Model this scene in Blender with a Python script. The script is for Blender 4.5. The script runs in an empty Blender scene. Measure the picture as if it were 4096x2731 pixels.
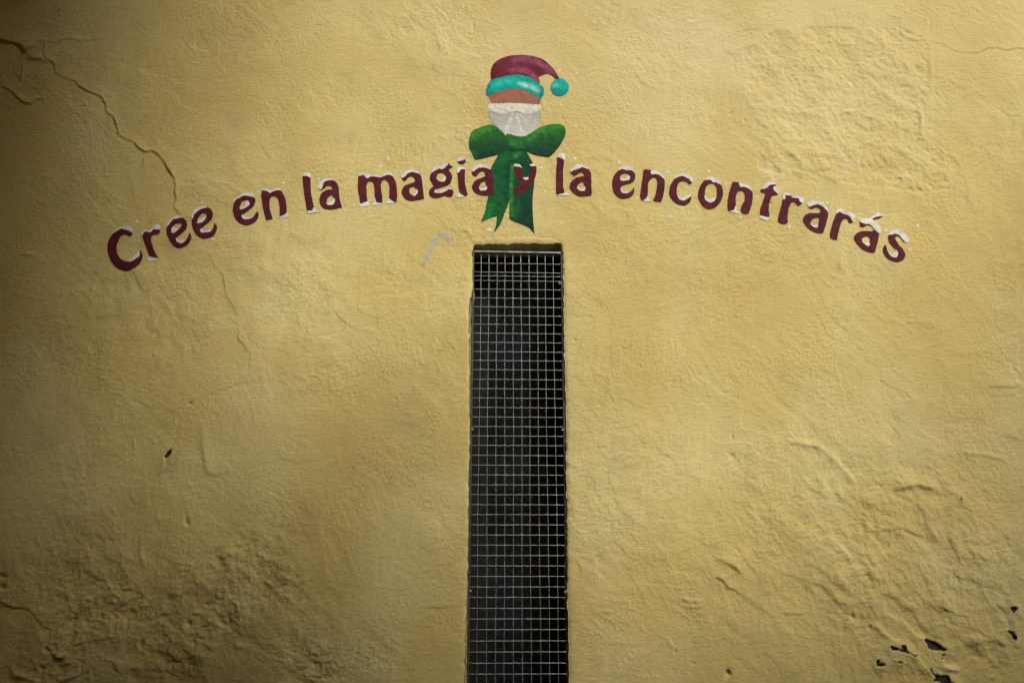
import bpy, math, random
import numpy as np
from mathutils import Vector
from mathutils.geometry import delaunay_2d_cdt

random.seed(7)
S = bpy.context.scene
COL = S.collection

# ------------------------------------------------------------------ camera
FPX = 3000.0                      # focal length in photo pixels (photo is 4096 px wide)
PITCH = math.radians(14.0)
CAM_D, CAM_Z = 4.0, 1.6
cd = bpy.data.cameras.new("camera")
cd.sensor_width = 36.0
cd.lens = FPX / 4096.0 * 36.0
cd.clip_start, cd.clip_end = 0.05, 500.0
cam = bpy.data.objects.new("camera", cd)
cam.location = (0, -CAM_D, CAM_Z)
cam.rotation_euler = (math.radians(90) + PITCH, 0, 0)
COL.objects.link(cam)
S.camera = cam

# ------------------------------------------------------------------ sky, sun, exposure
SUN_DIR = Vector((0.50, -0.62, 0.62)).normalized()      # towards the sun
w = bpy.data.worlds.new("World")
S.world = w
w.use_nodes = True
wn = w.node_tree
sky = wn.nodes.new("ShaderNodeTexSky")
sky.sky_type = 'NISHITA'
sky.sun_disc = False
sky.sun_elevation = math.asin(SUN_DIR.z)
sky.sun_rotation = math.atan2(SUN_DIR.x, SUN_DIR.y)
sky.dust_density = 5.0
sky.air_density = 1.2
wn.links.new(sky.outputs[0], wn.nodes["Background"].inputs[0])
wn.nodes["Background"].inputs[1].default_value = 0.05
sd = bpy.data.lights.new("sun", 'SUN')
sd.energy = 1.5
sd.angle = math.radians(10)
sd.color = (1.0, 0.975, 0.90)
sun = bpy.data.objects.new("sun", sd)
sun.rotation_euler = (-SUN_DIR).to_track_quat('-Z', 'Y').to_euler()
sun.location = SUN_DIR * 20
COL.objects.link(sun)
S.cycles.use_denoising = True
S.cycles.sample_clamp_indirect = 2.0
S.view_settings.view_transform = 'Standard'
S.view_settings.look = 'None'
S.view_settings.exposure = 1.6
S.view_settings.gamma = 1.0
S.view_settings.use_curve_mapping = False


# ------------------------------------------------------------------ helpers
def P(px, py, Y=0.0):
    """photo pixel -> point (x, z) on the vertical plane y = Y"""
    u = (px - 2048.0) / FPX
    v = (1365.5 - py) / FPX
    dy = math.cos(PITCH) - v * math.sin(PITCH)
    dz = math.sin(PITCH) + v * math.cos(PITCH)
    t = (Y + CAM_D) / dy
    return (u * t, CAM_Z + dz * t)


def lin(r, g, b):
    f = lambda c: c / 12.92 if c <= 0.04045 else ((c + 0.055) / 1.055) ** 2.4
    return (f(r / 255), f(g / 255), f(b / 255))


def tag(o, label=None, cat=None, group=None, kind=None):
    if label: o["label"] = label
    if cat: o["category"] = cat
    if group: o["group"] = group
    if kind: o["kind"] = kind
    return o


def empty(name, loc=(0, 0, 0)):
    o = bpy.data.objects.new(name, None)
    o.empty_display_size = 0.1
    o.location = loc
    COL.objects.link(o)
    return o


def mesh_obj(name, verts, faces, mat, parent=None, smooth=False):
    me = bpy.data.meshes.new(name)
    me.from_pydata([tuple(v) for v in verts], [], faces)
    if smooth:
        me.polygons.foreach_set("use_smooth", [True] * len(me.polygons))
    me.materials.append(mat)
    me.update()
    o = bpy.data.objects.new(name, me)
    COL.objects.link(o)
    if parent is not None:
        o.parent = parent
        o.matrix_parent_inverse.identity()
        o.location = -Vector(parent_world(parent))
    return o


def parent_world(p):
    v = Vector((0, 0, 0))
    while p is not None:
        v += p.location
        p = p.parent
    return v


def box_data(x0, x1, y0, y1, z0, z1, b=0.0):
    v = [(x0, y0, z0), (x1, y0, z0), (x1, y1, z0), (x0, y1, z0),
         (x0, y0, z1), (x1, y0, z1), (x1, y1, z1), (x0, y1, z1)]
    f = [(0, 3, 2, 1), (4, 5, 6, 7), (0, 1, 5, 4), (1, 2, 6, 5), (2, 3, 7, 6), (3, 0, 4, 7)]
    return v, f


def box(name, x0, x1, y0, y1, z0, z1, mat, parent=None, bevel=0.0):
    v, f = box_data(x0, x1, y0, y1, z0, z1)
    o = mesh_obj(name, v, f, mat, parent)
    if bevel:
        m = o.modifiers.new("bevel", 'BEVEL')
        m.width = bevel
        m.segments = 2
    return o


def tube_data(pts, r, n=6, cap=True):
    vs, fs = [], []
    k = len(pts)
    for i, p in enumerate(pts):
        a = Vector(pts[max(i - 1, 0)])
        b = Vector(pts[min(i + 1, k - 1)])
        d = (b - a).normalized()
        ref = Vector((0, 1, 0)) if abs(d.y) < 0.9 else Vector((1, 0, 0))
        s = d.cross(ref).normalized()
        t = s.cross(d)
        for j in range(n):
            an = 2 * math.pi * j / n
            vs.append(Vector(p) + s * (r * math.cos(an)) + t * (r * math.sin(an)))
    for i in range(k - 1):
        for j in range(n):
            a, b = i * n + j, i * n + (j + 1) % n
            fs.append((a, b, b + n, a + n))
    if cap:
        fs.append(tuple(range(n))[::-1])
        fs.append(tuple(range((k - 1) * n, k * n)))
    return vs, fs


# numpy gradient noise --------------------------------------------------------
def gnoise(x, z, seed):
    rs = np.random.RandomState(seed)
    perm = rs.permutation(512).astype(np.int64)
    ang = rs.rand(512) * 2 * np.pi
    gx, gz = np.cos(ang), np.sin(ang)
    xi, zi = np.floor(x).astype(np.int64), np.floor(z).astype(np.int64)
    xf, zf = x - xi, z - zi
    u = xf * xf * xf * (xf * (xf * 6 - 15) + 10)
    v = zf * zf * zf * (zf * (zf * 6 - 15) + 10)

    def g(ix, iz, dx, dz):
        h = perm[(perm[ix & 511] + iz) & 511]
        return gx[h] * dx + gz[h] * dz
    a = g(xi, zi, xf, zf)
    b = g(xi + 1, zi, xf - 1, zf)
    c = g(xi, zi + 1, xf, zf - 1)
    d = g(xi + 1, zi + 1, xf - 1, zf - 1)
    return ((a * (1 - u) + b * u) * (1 - v) + (c * (1 - u) + d * u) * v) * 1.5


def fbm(x, z, wl, octs, seed, gain=0.5):
    out, amp = 0.0, 1.0
    for i in range(octs):
        f = 2.0 ** i / wl
        out = out + amp * gnoise(x * f + 13.7 * i, z * f - 7.3 * i, seed + i)
        amp *= gain
    return out


def sstep(a, b, x):
    t = np.clip((x - a) / (b - a), 0, 1)
    return t * t * (3 - 2 * t)


# ------------------------------------------------------------------ materials
def new_mat(name):
    m = bpy.data.materials.new(name)
    m.use_nodes = True
    return m, m.node_tree, m.node_tree.nodes["Principled BSDF"]


def simple_mat(name, col, rough=0.6, metal=0.0, noise=0.0, nscale=20.0, bump=0.0, bscale=200.0):
    m, t, b = new_mat(name)
    b.inputs["Roughness"].default_value = rough
    b.inputs["Metallic"].default_value = metal
    geo = t.nodes.new("ShaderNodeNewGeometry")
    n = t.nodes.new("ShaderNodeTexNoise")
    n.inputs["Scale"].default_value = nscale
    n.inputs["Detail"].default_value = 6
    t.links.new(geo.outputs["Position"], n.inputs["Vector"])
    r = t.nodes.new("ShaderNodeValToRGB")
    c0 = [c * (1 - noise) for c in col]
    c1 = [min(1, c * (1 + noise)) for c in col]
    r.color_ramp.elements[0].position = 0.3
    r.color_ramp.elements[1].position = 0.7
    r.color_ramp.elements[0].color = (*c0, 1)
    r.color_ramp.elements[1].color = (*c1, 1)
    t.links.new(n.outputs["Fac"], r.inputs["Fac"])
    t.links.new(r.outputs["Color"], b.inputs["Base Color"])
    if bump:
        n2 = t.nodes.new("ShaderNodeTexNoise")
        n2.inputs["Scale"].default_value = bscale
        n2.inputs["Detail"].default_value = 4
        t.links.new(geo.outputs["Position"], n2.inputs["Vector"])
        bp = t.nodes.new("ShaderNodeBump")
        bp.inputs["Distance"].default_value = bump
        t.links.new(n2.outputs["Fac"], bp.inputs["Height"])
        t.links.new(bp.outputs["Normal"], b.inputs["Normal"])
    return m


def plaster_bump(t, b, dist=0.0042, strength=1.0):
    """fine sandy, brushed relief shared by the plaster and the paint on it"""
    geo = t.nodes.new("ShaderNodeNewGeometry")

    def noise(scale, detail, stretch=None, rot=0.0):
        n = t.nodes.new("ShaderNodeTexNoise")
        n.inputs["Scale"].default_value = scale
        n.inputs["Detail"].default_value = detail
        n.inputs["Roughness"].default_value = 0.55
        if stretch:
            mp = t.nodes.new("ShaderNodeMapping")
            mp.inputs["Scale"].default_value = stretch
            mp.inputs["Rotation"].default_value = (0, rot, 0)
            t.links.new(geo.outputs["Position"], mp.inputs["Vector"])
            t.links.new(mp.outputs["Vector"], n.inputs["Vector"])
        else:
            t.links.new(geo.outputs["Position"], n.inputs["Vector"])
        return n
    a = noise(125, 3)
    c = noise(60, 2, (0.35, 1, 1), math.radians(18))
    d = noise(3.2, 1)
    mix = t.nodes.new("ShaderNodeMix")
    t.links.new(d.outputs["Fac"], mix.inputs[0])
    t.links.new(a.outputs["Fac"], mix.inputs[2])
    t.links.new(c.outputs["Fac"], mix.inputs[3])
    bp = t.nodes.new("ShaderNodeBump")
    bp.inputs["Distance"].default_value = dist
    bp.inputs["Strength"].default_value = strength
    t.links.new(mix.outputs[0], bp.inputs["Height"])
    t.links.new(bp.outputs["Normal"], b.inputs["Normal"])
    return geo, mix


def mix_col(t, fac, a, b_):
    m = t.nodes.new("ShaderNodeMix")
    m.data_type = 'RGBA'
    if isinstance(fac, float):
        m.inputs[0].default_value = fac
    else:
        t.links.new(fac, m.inputs[0])
    for i, c in ((6, a), (7, b_)):
        if isinstance(c, tuple):
            m.inputs[i].default_value = (*c, 1)
        else:
            t.links.new(c, m.inputs[i])
    return m.outputs[2]


def ramp(t, src, p0, p1, v0=0.0, v1=1.0):
    r = t.nodes.new("ShaderNodeMapRange")
    r.interpolation_type = 'SMOOTHSTEP'
    r.inputs[1].default_value = p0
    r.inputs[2].default_value = p1
    r.inputs[3].default_value = v0
    r.inputs[4].default_value = v1
    t.links.new(src, r.inputs[0])
    return r.outputs[0]


def tnoise(t, geo, scale, detail=4, rough=0.5):
    n = t.nodes.new("ShaderNodeTexNoise")
    n.inputs["Scale"].default_value = scale
    n.inputs["Detail"].default_value = detail
    n.inputs["Roughness"].default_value = rough
    t.links.new(geo.outputs["Position"], n.inputs["Vector"])
    return n.outputs["Fac"]


OCHRE = (0.520, 0.410, 0.150)


def make_wall_mat():
    m, t, b = new_mat("ochre_limewash_plaster")
    b.inputs["Roughness"].default_value = 0.9
    b.inputs["Specular IOR Level"].default_value = 0.25
    geo, h = plaster_bump(t, b)
    pale = (0.575, 0.485, 0.220)
    warm = (0.49, 0.36, 0.120)
    grey = (0.40, 0.325, 0.15)
    c = mix_col(t, ramp(t, tnoise(t, geo, 1.3, 5), 0.42, 0.62, 0, 0.7), OCHRE, pale)
    c = mix_col(t, ramp(t, tnoise(t, geo, 0.9, 6, 0.6), 0.46, 0.66, 0, 0.65), c, warm)
    c = mix_col(t, ramp(t, tnoise(t, geo, 4.5, 6, 0.65), 0.50, 0.72, 0, 0.45), c, grey)
    # dirt caught in the pits of the grain, tiny dark pinholes
    c = mix_col(t, ramp(t, tnoise(t, geo, 140, 3), 0.43, 0.28, 0, 0.5), c, (0.22, 0.155, 0.06))
    c = mix_col(t, ramp(t, tnoise(t, geo, 42, 5, 0.75), 0.62, 0.74, 0, 0.4), c, (0.30, 0.22, 0.09))
    # vertex masks: pale tone with rubbed lime, dark tone with painted lower-left shade
    at = t.nodes.new("ShaderNodeAttribute")
    at.attribute_name = "wear_shade"
    sep = t.nodes.new("ShaderNodeSeparateColor")
    t.links.new(at.outputs["Color"], sep.inputs[0])
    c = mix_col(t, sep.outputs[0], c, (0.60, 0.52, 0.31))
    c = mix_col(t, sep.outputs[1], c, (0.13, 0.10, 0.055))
    t.links.new(c, b.inputs["Base Color"])
    return m


def make_paint_mat(name, col, col2, through=None, thr=(0.66, 0.74), amt=0.6):
    m, t, b = new_mat(name)
    b.inputs["Roughness"].default_value = 0.75
    b.inputs["Specular IOR Level"].default_value = 0.1
    geo, h = plaster_bump(t, b)
    c = mix_col(t, ramp(t, tnoise(t, geo, 26, 5), 0.35, 0.7), col, col2)
    c = mix_col(t, ramp(t, tnoise(t, geo, 170, 3), 0.55, 0.75, 0, 0.35), c, tuple(min(1, k * 1.7 + 0.01) for k in col2))
    if through:
        c = mix_col(t, ramp(t, tnoise(t, geo, 80, 4, 0.6), thr[0], thr[1], 0, amt), c, through)
    t.links.new(c, b.inputs["Base Color"])
    return m


def make_attr_paint(name):
    m, t, b = new_mat(name)
    b.inputs["Roughness"].default_value = 0.72
    b.inputs["Specular IOR Level"].default_value = 0.1
    geo, h = plaster_bump(t, b)
    at = t.nodes.new("ShaderNodeAttribute")
    at.attribute_name = "paint"
    hs = t.nodes.new("ShaderNodeHueSaturation")
    t.links.new(at.outputs["Color"], hs.inputs["Color"])
    t.links.new(ramp(t, tnoise(t, geo, 90, 4), 0.3, 0.7, 0.90, 1.10), hs.inputs["Value"])
    t.links.new(hs.outputs[0], b.inputs["Base Color"])
    return m


M = {}
M["wall"] = make_wall_mat()
M["maroon"] = make_paint_mat("maroon_paint", (0.068, 0.0105, 0.0165), (0.092, 0.0140, 0.0215), (0.30, 0.19, 0.08), (0.62, 0.76), 0.45)
M["snow"] = make_paint_mat("white_paint", (0.56, 0.555, 0.52), (0.66, 0.655, 0.63), OCHRE, (0.50, 0.68), 0.62)
M["dab"] = make_paint_mat("thin_white_paint", (0.58, 0.57, 0.50), (0.66, 0.65, 0.60), OCHRE, (0.48, 0.66), 0.7)
M["cane"] = make_paint_mat("pale_grey_paint", (0.34, 0.34, 0.315), (0.40, 0.40, 0.375), OCHRE, (0.50, 0.66), 0.6)
M["mural"] = make_attr_paint("mural_paint")
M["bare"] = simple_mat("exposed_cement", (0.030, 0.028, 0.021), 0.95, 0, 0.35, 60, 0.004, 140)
M["topbar"] = simple_mat("worn_galvanised_bar", (0.30, 0.31, 0.31), 0.5, 0.7, 0.4, 30)
M["galv"] = simple_mat("galvanised_wire", (0.55, 0.57, 0.57), 0.5, 0.7, 0.4, 45)
M["steel"] = simple_mat("painted_steel_frame", (0.075, 0.08, 0.082), 0.45, 0.5, 0.3, 40, 0.001, 120)
M["screw"] = simple_mat("zinc_screw", (0.30, 0.31, 0.31), 0.5, 0.7, 0.1, 50)
M["darkwood"] = simple_mat("dark_window_frame", (0.014, 0.013, 0.0115), 0.9, 0, 0.3, 25, 0.001, 90)
M["darkwood"].node_tree.nodes["Principled BSDF"].inputs["Specular IOR Level"].default_value = 0.12
M["room"] = simple_mat("dark_room_plaster", (0.16, 0.16, 0.165), 0.9, 0, 0.2, 5)
M["pavement"] = simple_mat("stone_paving", (0.060, 0.057, 0.052), 0.85, 0, 0.25, 6, 0.004, 80)
M["render"] = simple_mat("facade_render", (0.30, 0.23, 0.15), 0.9, 0, 0.15, 2, 0.003, 60)
M["render2"] = simple_mat("facade_render_brown", (0.26, 0.19, 0.13), 0.9, 0, 0.15, 2, 0.003, 60)
M["shutter"] = simple_mat("shutter_paint", (0.42, 0.36, 0.28), 0.6, 0, 0.2, 8)
M["iron"] = simple_mat("black_iron", (0.015, 0.015, 0.016), 0.5, 0.4, 0.2, 30)
M["tile"] = simple_mat("roof_tile", (0.22, 0.10, 0.06), 0.85, 0, 0.25, 5)


def glass_mat():
    m, t, b = new_mat("window_glass")
    b.inputs["Base Color"].default_value = (0.9, 0.93, 0.93, 1)
    b.inputs["Roughness"].default_value = 0.02
    b.inputs["Transmission Weight"].default_value = 1.0
    b.inputs["IOR"].default_value = 1.5
    # faint bluish veil standing in for reflected light, stronger in patches
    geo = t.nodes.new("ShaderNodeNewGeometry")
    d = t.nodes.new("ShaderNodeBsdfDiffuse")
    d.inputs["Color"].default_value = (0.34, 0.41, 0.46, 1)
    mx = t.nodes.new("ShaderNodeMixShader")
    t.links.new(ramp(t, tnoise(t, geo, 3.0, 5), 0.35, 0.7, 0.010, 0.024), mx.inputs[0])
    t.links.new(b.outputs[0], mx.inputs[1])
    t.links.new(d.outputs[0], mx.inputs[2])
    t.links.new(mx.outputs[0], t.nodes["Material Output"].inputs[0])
    return m


M["glass"] = glass_mat()

# ------------------------------------------------------------------ wall relief
STEP = 0.0056
VX0, VX1, VZ0, VZ1 = -3.26, 3.26, 0.80, 4.86          # finely meshed part: what the photo shows
WX0, WX1, WZ1 = -5.2, 7.2, 6.2                         # the wall as a whole, ground at z = 0


def poly(s, ox=0.0, oy=0.0, sc=1.0):
    out = []
    for tok in s.split():
        sharp = tok.endswith("*")
        a, b_ = tok.rstrip("*").split(",")
        out.append((ox + float(a) / sc, oy + float(b_) / sc, sharp))
    return out


def dense_axis(v0, v1, lo, hi):
    n = int(round((v1 - v0) / STEP))
    mid = np.linspace(v0, v1, n + 1)
    def grow(start, end):
        out, s, x = [], STEP, start
        sg = 1 if end > start else -1
        while abs(end - x) > s * 1.5:
            s = min(s * 1.35, 0.25)
            x += sg * s
            out.append(x)
        out.append(end)
        return out
    left = grow(v0, lo)[::-1] if lo < v0 else []
    right = grow(v1, hi) if hi > v1 else []
    return np.array(list(left) + list(mid) + list(right))


XS = dense_axis(VX0, VX1, WX0, WX1)
ZS = dense_axis(VZ0, VZ1, 0.0, WZ1)
X, Z = np.meshgrid(XS, ZS)                             # rows: z, columns: x
H = np.zeros_like(X)
PALE = np.zeros_like(X)
DARKEN = np.zeros_like(X)  # mask of darker tone, including shade painted in at the lower left

# coordinates bent a little so that edges come out ragged
WXr = X + 0.0045 * fbm(X, Z, 0.05, 3, 901)
WZr = Z + 0.0045 * fbm(X, Z, 0.05, 3, 905)


def pl_dist(pts, pad):
    """signed distance (+ left of the direction of travel) and arc position to a polyline, in its bounding box"""
    pts = np.array(pts)
    x0, z0 = pts.min(0) - pad
    x1, z1 = pts.max(0) + pad
    c0, c1 = np.searchsorted(XS, [x0, x1])
    r0, r1 = np.searchsorted(ZS, [z0, z1])
    sl = (slice(r0, r1), slice(c0, c1))
    x, z = WXr[sl], WZr[sl]
    best = np.full(x.shape, 1e9)
    sgn = np.ones(x.shape)
    arc = np.zeros(x.shape)
    L = 0.0
    for a, b_ in zip(pts[:-1], pts[1:]):
        d = b_ - a
        l2 = float(d @ d)
        if l2 < 1e-10:
            continue
        ln = math.sqrt(l2)
        t = np.clip(((x - a[0]) * d[0] + (z - a[1]) * d[1]) / l2, 0, 1)
        dx, dz = x - a[0] - t * d[0], z - a[1] - t * d[1]
        dd = dx * dx + dz * dz
        cr = d[0] * (z - a[1]) - d[1] * (x - a[0])
        m = dd < best
        best = np.where(m, dd, best)
        sgn = np.where(m, np.sign(cr), sgn)
        arc = np.where(m, L + t * ln, arc)
        L += ln
    return sl, np.sqrt(best) * np.where(sgn == 0, 1, sgn), arc, L


def pxline(s, ox, oy, sc):
    return [P(a, b_) for a, b_, _ in poly(s, ox, oy, sc)]


def fade(arc, L, e):
    if e <= 0:
        return 1.0
    return sstep(0, e, arc) * sstep(0, e, L - arc) * 0.9 + 0.1


def crack(s, ox=0, oy=0, sc=1.0, lip=0.006, w=0.05, groove=0.003, below=0.0, e=0.08):
    sl, d, arc, L = pl_dist(pxline(s, ox, oy, sc), max(w * 3.2, 0.03))
    f = fade(arc, L, min(e, L * 0.45))
    vary = 0.75 + 0.5 * gnoise(X[sl] * 9, Z[sl] * 9, 77)
    soft = 0.011 if groove == 0.0 else 0.0030
    lip = lip * (1.35 if groove == 0.0 else 1.0)
    up = (np.exp(-np.clip(d, 0, None) / w) - math.exp(-3.2)) * (0.5 + 0.5 * np.tanh(d / soft))
    if groove == 0.0:
        d = d + 0.006 * fbm(X[sl], Z[sl], 0.035, 3, 83)
    vary = vary * np.clip(0.95 + 0.8 * gnoise(X[sl] * 5.3, Z[sl] * 5.3, 79), 0.4, 1.4)
    H[sl] += f * vary * (0.72 * lip * np.clip(up, 0, 1) - below * np.where(d <= 0, np.exp(-np.abs(d) / (w * 0.8)), 0)
                         - 0.7 * groove * np.exp(-(d / 0.005) ** 2))
    DARKEN[sl] = np.maximum(DARKEN[sl], 0.25 * f * np.exp(-(d / 0.004) ** 2) * (groove > 0.002))  # thin darker line along the deeper grooves


def ridge(s, ox=0, oy=0, sc=1.0, a=0.004, w=0.012, e=0.06):
    sl, d, arc, L = pl_dist(pxline(s, ox, oy, sc), w * 3.5)
    H[sl] += fade(arc, L, min(e, L * 0.45)) * a * np.exp(-(d / w) ** 2) * (0.7 + 0.6 * gnoise(X[sl] * 14, Z[sl] * 14, 31))


def pit(px, py, r=0.014, depth=0.012, rim=0.0):
    """small irregular knock in the coat"""
    cx, cz = P(px, py)
    q = random.Random(int(px * 7 + py))
    an, el = q.random() * 3.14, 0.55 + 0.35 * q.random()
    r = r * 0.85
    c0, c1 = np.searchsorted(XS, [cx - r * 4, cx + r * 4])
    r0, r1 = np.searchsorted(ZS, [cz - r * 4, cz + r * 4])
    sl = (slice(r0, r1), slice(c0, c1))
    dx, dz = WXr[sl] - cx, WZr[sl] - cz
    dx, dz = dx * math.cos(an) + dz * math.sin(an), -dx * math.sin(an) + dz * math.cos(an)
    d = np.hypot(dx, dz / el) * (1 + 0.45 * fbm(X[sl], Z[sl], 0.03, 2, 181))
    H[sl] += -0.6 * depth * np.exp(-(d / r) ** 3)
    DARKEN[sl] = np.maximum(DARKEN[sl], 0.35 * np.exp(-(d / (0.5 * r)) ** 2))  # darker core of the knock


def blob(px, py, rx, ry, ang=0.0):
    """soft elliptical mask around a photo point, radii in metres"""
    cx, cz = P(px, py)
    c, s = math.cos(ang), math.sin(ang)
    dx, dz = X - cx, Z - cz
    return np.exp(-((dx * c + dz * s) / rx) ** 2 - ((-dx * s + dz * c) / ry) ** 2)


def inside_poly(pts, x, z):
    ins = np.zeros(x.shape, bool)
    n = len(pts)
    for i in range(n):
        x1, z1 = pts[i]
        x2, z2 = pts[(i + 1) % n]
        if z1 == z2:
            continue
        c = ((z1 > z) != (z2 > z)) & (x < (x2 - x1) * (z - z1) / (z2 - z1) + x1)
        ins ^= c
    return ins


# --- general unevenness
H += 0.012 * fbm(X, Z, 1.5, 2, 11) + 0.0040 * fbm(X, Z, 0.42, 2, 21)
calm = sstep(-0.2, 0.5, fbm(X, Z, 0.7, 2, 43))
H += (0.0004 + 0.0016 * calm) * fbm(X, Z, 0.11, 3, 41)
# overlapping passes of the float: thin skins with a feathered side and a broken side
for k in range(3):
    q = 1.7 * fbm(X + 0.4 * k, Z, 0.55 - 0.1 * k, 3, 45 + 3 * k, 0.5) + 0.3 * k
    H += 0.0016 * (sstep(0.46, 0.50, q - np.floor(q)) - (q - np.floor(q))) * sstep(0.0, 0.5, fbm(X, Z, 0.8, 2, 55 + k))
# trowel and brush strokes in patches
for k, (ang, seed) in enumerate(((18, 51), (-38, 57), (82, 63), (-64, 69), (35, 73))):
    c, s = math.cos(math.radians(ang)), math.sin(math.radians(ang))
    xr, zr = X * c + Z * s, -X * s + Z * c
    xr = xr + 0.25 * gnoise(X * 1.5, Z * 1.5, seed + 3)
    mask = sstep(0.05, 0.45, fbm(X, Z, 0.55, 2, seed))
    H += mask * 0.0007 * fbm(xr / 6.0, zr, 0.026, 2, seed + 1)
    H += mask * 0.0007 * fbm(xr / 5.0, zr, 0.075, 2, seed + 2)
# sandy lumps
rough = 0.25 + 1.15 * sstep(-0.30, 0.55, fbm(X, Z, 0.38, 4, 81, 0.6))
g1 = fbm(X, Z, 0.020, 2, 91)
H += rough * (0.00055 * g1 + 0.0012 * np.clip(g1 - 0.35, 0, 1) + 0.0008 * gnoise(X / 0.013, Z / 0.013, 97))
lump = gnoise(X / 0.03, Z / 0.03, 99)
H += rough * 0.0034 * np.clip(lump - 0.55, 0, 1)


def terrace(q):
    """flat skins of plaster with broken edges"""
    f = np.floor(q)
    return f + sstep(0.40, 0.60, q - f)


# --- heavy, crumbling relief towards the foot of the wall at the left and right
ML = np.clip(blob(420, 2600, 0.95, 0.62) + 0.8 * blob(900, 2520, 0.55, 0.50, -0.5) + 0.5 * blob(1250, 2720, 0.5, 0.3), 0, 1)
MR = np.clip(0.8 * blob(3550, 2250, 0.62, 0.55, -0.5) + 0.6 * blob(3900, 2450, 0.45, 0.5) + 0.4 * blob(2900, 2280, 0.5, 0.35, -0.6), 0, 1)
rid = 1 - np.abs(fbm(X * 0.8, Z, 0.26, 4, 131, 0.55)) * 1.6
pm = sstep(-0.25, 0.45, fbm(X, Z, 0.5, 2, 147))
fl = 3.0 * fbm(X * 0.7, Z, 0.30, 5, 148, 0.58)
flake = np.floor(fl) + sstep(0.46, 0.54, fl - np.floor(fl))
H += ML * (0.0035 * rid * pm + (0.002 + 0.0035 * pm) * fbm(X, Z, 0.10, 5, 141, 0.62) + 0.003 * terrace(1.5 * fbm(X * 0.7, Z, 0.6, 4, 145, 0.5)) + 0.0040 * pm * flake)
rid2 = 1 - np.abs(fbm(X + 0.6 * Z, Z, 0.30, 4, 151, 0.55)) * 1.6
H += MR * (0.003 * rid2 * pm + 0.0042 * fbm(X, Z, 0.11, 5, 161, 0.6) + 0.005 * terrace(1.6 * fbm(X + 0.5 * Z, Z, 0.6, 4, 165, 0.5)) + 0.0034 * pm * flake)
ca, sa = math.cos(math.radians(-62)), math.sin(math.radians(-62))
xs_, zs_ = X * ca + Z * sa, -X * sa + Z * ca
H += MR * 0.0014 * fbm(xs_ / 4.5 + 0.05 * fbm(X, Z, 0.3, 2, 167), zs_, 0.035, 3, 169, 0.55)
H += 0.006 * blob(620, 1130, 0.9, 0.5) * fbm(X, Z, 0.22, 3, 171)

# --- the big crack from the upper left and its branches
T0 = 2.296
crack("380,380 410,420 395,480 430,540 490,585 500,640 515,680 580,715 640,742 695,755 720,800 760,822 800,840 850,860 905,880 945,910 965,960 985,1040 1040,1080 1070,1150 1075,1220 1110,1260 1180,1285 1230,1310 1290,1370 1320,1395 1400,1390 1440,1410 1490,1470 1530,1530 1560,1568 1575,1610 1590,1628 1615,1698 1605,1768 1615,1838 1590,1908 1640,1958 1665,1988",
      0, 0, T0, lip=0.0145, w=0.030, groove=0.0015, below=0.002, e=0.05)
crack("300,380 370,378 430,385 510,395 610,368 680,372 740,390 840,375 900,380 980,352", 0, 0, T0, lip=0.006, w=0.03, groove=0.003)
crack("-60,340 0,358 60,385 140,400 210,435 240,480", 0, 0, T0, lip=0.036, w=0.055, groove=0.001, below=0.010, e=0.02)
crack("230,540 300,545 400,560 480,585", 0, 0, T0, lip=0.020, w=0.05, groove=0.0, e=0.05)
crack("190,580 205,640 190,700 195,760 235,775", 0, 0, T0, lip=0.022, w=0.035, groove=0.001)
crack("-40,790 0,795 60,815 120,850 160,900 210,940 290,965 330,935 390,910 430,935", 0, 0, T0, lip=0.017, w=0.035, groove=0.0015, e=0.05)
crack("620,815 655,845 710,850", 0, 0, T0, lip=0.005, w=0.02, groove=0.002)
crack("1320,1395 1310,1450 1305,1568", 0, 0, T0, lip=0.008, w=0.03, groove=0.002)
crack("1340,1270 1410,1285 1440,1330 1445,1380", 0, 0, T0, lip=0.004, w=0.02, groove=0.001)
crack("1290,30 1300,75 1350,75 1440,65 1500,95 1560,95", 0, 683, T0, lip=0.005, w=0.02, groove=0.001)
ridge("370,45 430,50 470,70", 0, 683, T0, 0.007, 0.014)
ridge("100,90 230,80 330,95", 0, 683, T0, 0.004, 0.02)
crack("1755,640 1800,633 1840,628", 0, 683, T0, lip=0.006, w=0.015, groove=0.003, e=0.02)
crack("1850,660 1890,700 1920,780 1975,890 2040,950 2050,1020 2060,1080 2075,1150 2130,1230 2175,1320 2185,1480 2190,1568 2215,1568 2260,1628 2295,1698 2290,1818 2300,1908", 0, 683, T0, lip=0.0048, w=0.045, groove=0.0006, below=0.001, e=0.08)
ridge("170,765 260,765 340,785", 0, 683, T0, 0.004, 0.008)
ridge("855,1055 845,1100 835,1115", 0, 683, T0, 0.008, 0.006)
ridge("640,1120 690,1120", 0, 683, T0, 0.005, 0.012)

# --- left middle: knocked hole, cracks and old filling
crack("1650,650 1625,730 1615,870 1580,940 1555,990 1505,1060 1515,1110 1495,1190 1440,1230 1390,1290 1365,1360 1365,1450 1390,1510 1395,1568", 0, 1366, T0, lip=-0.009, w=0.035, groove=0.004, e=0.1)
crack("2330,370 2200,385 2100,420 1990,460 1900,520 1870,570 1865,620", 0, 1366, T0, lip=-0.006, w=0.03, groove=0.001)
crack("2140,460 2120,520 2095,620 2060,690 2045,740", 0, 1366, T0, lip=0.005, w=0.03, groove=0.001)
crack("1850,700 1830,800 1850,900 1865,1020 1870,1100 1885,1185 1920,1215 1980,1222 2030,1205 2070,1190 2110,1197 2145,1180 2150,1110", 0, 1366, T0, lip=0.014, w=0.05, groove=0.0, e=0.2)
ridge("2145,1070 2200,1050 2250,1010", 0, 1366, T0, -0.006, 0.014)
ridge("1225,840 1228,930 1228,1040", 0, 1366, T0, 0.005, 0.007)
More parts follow.
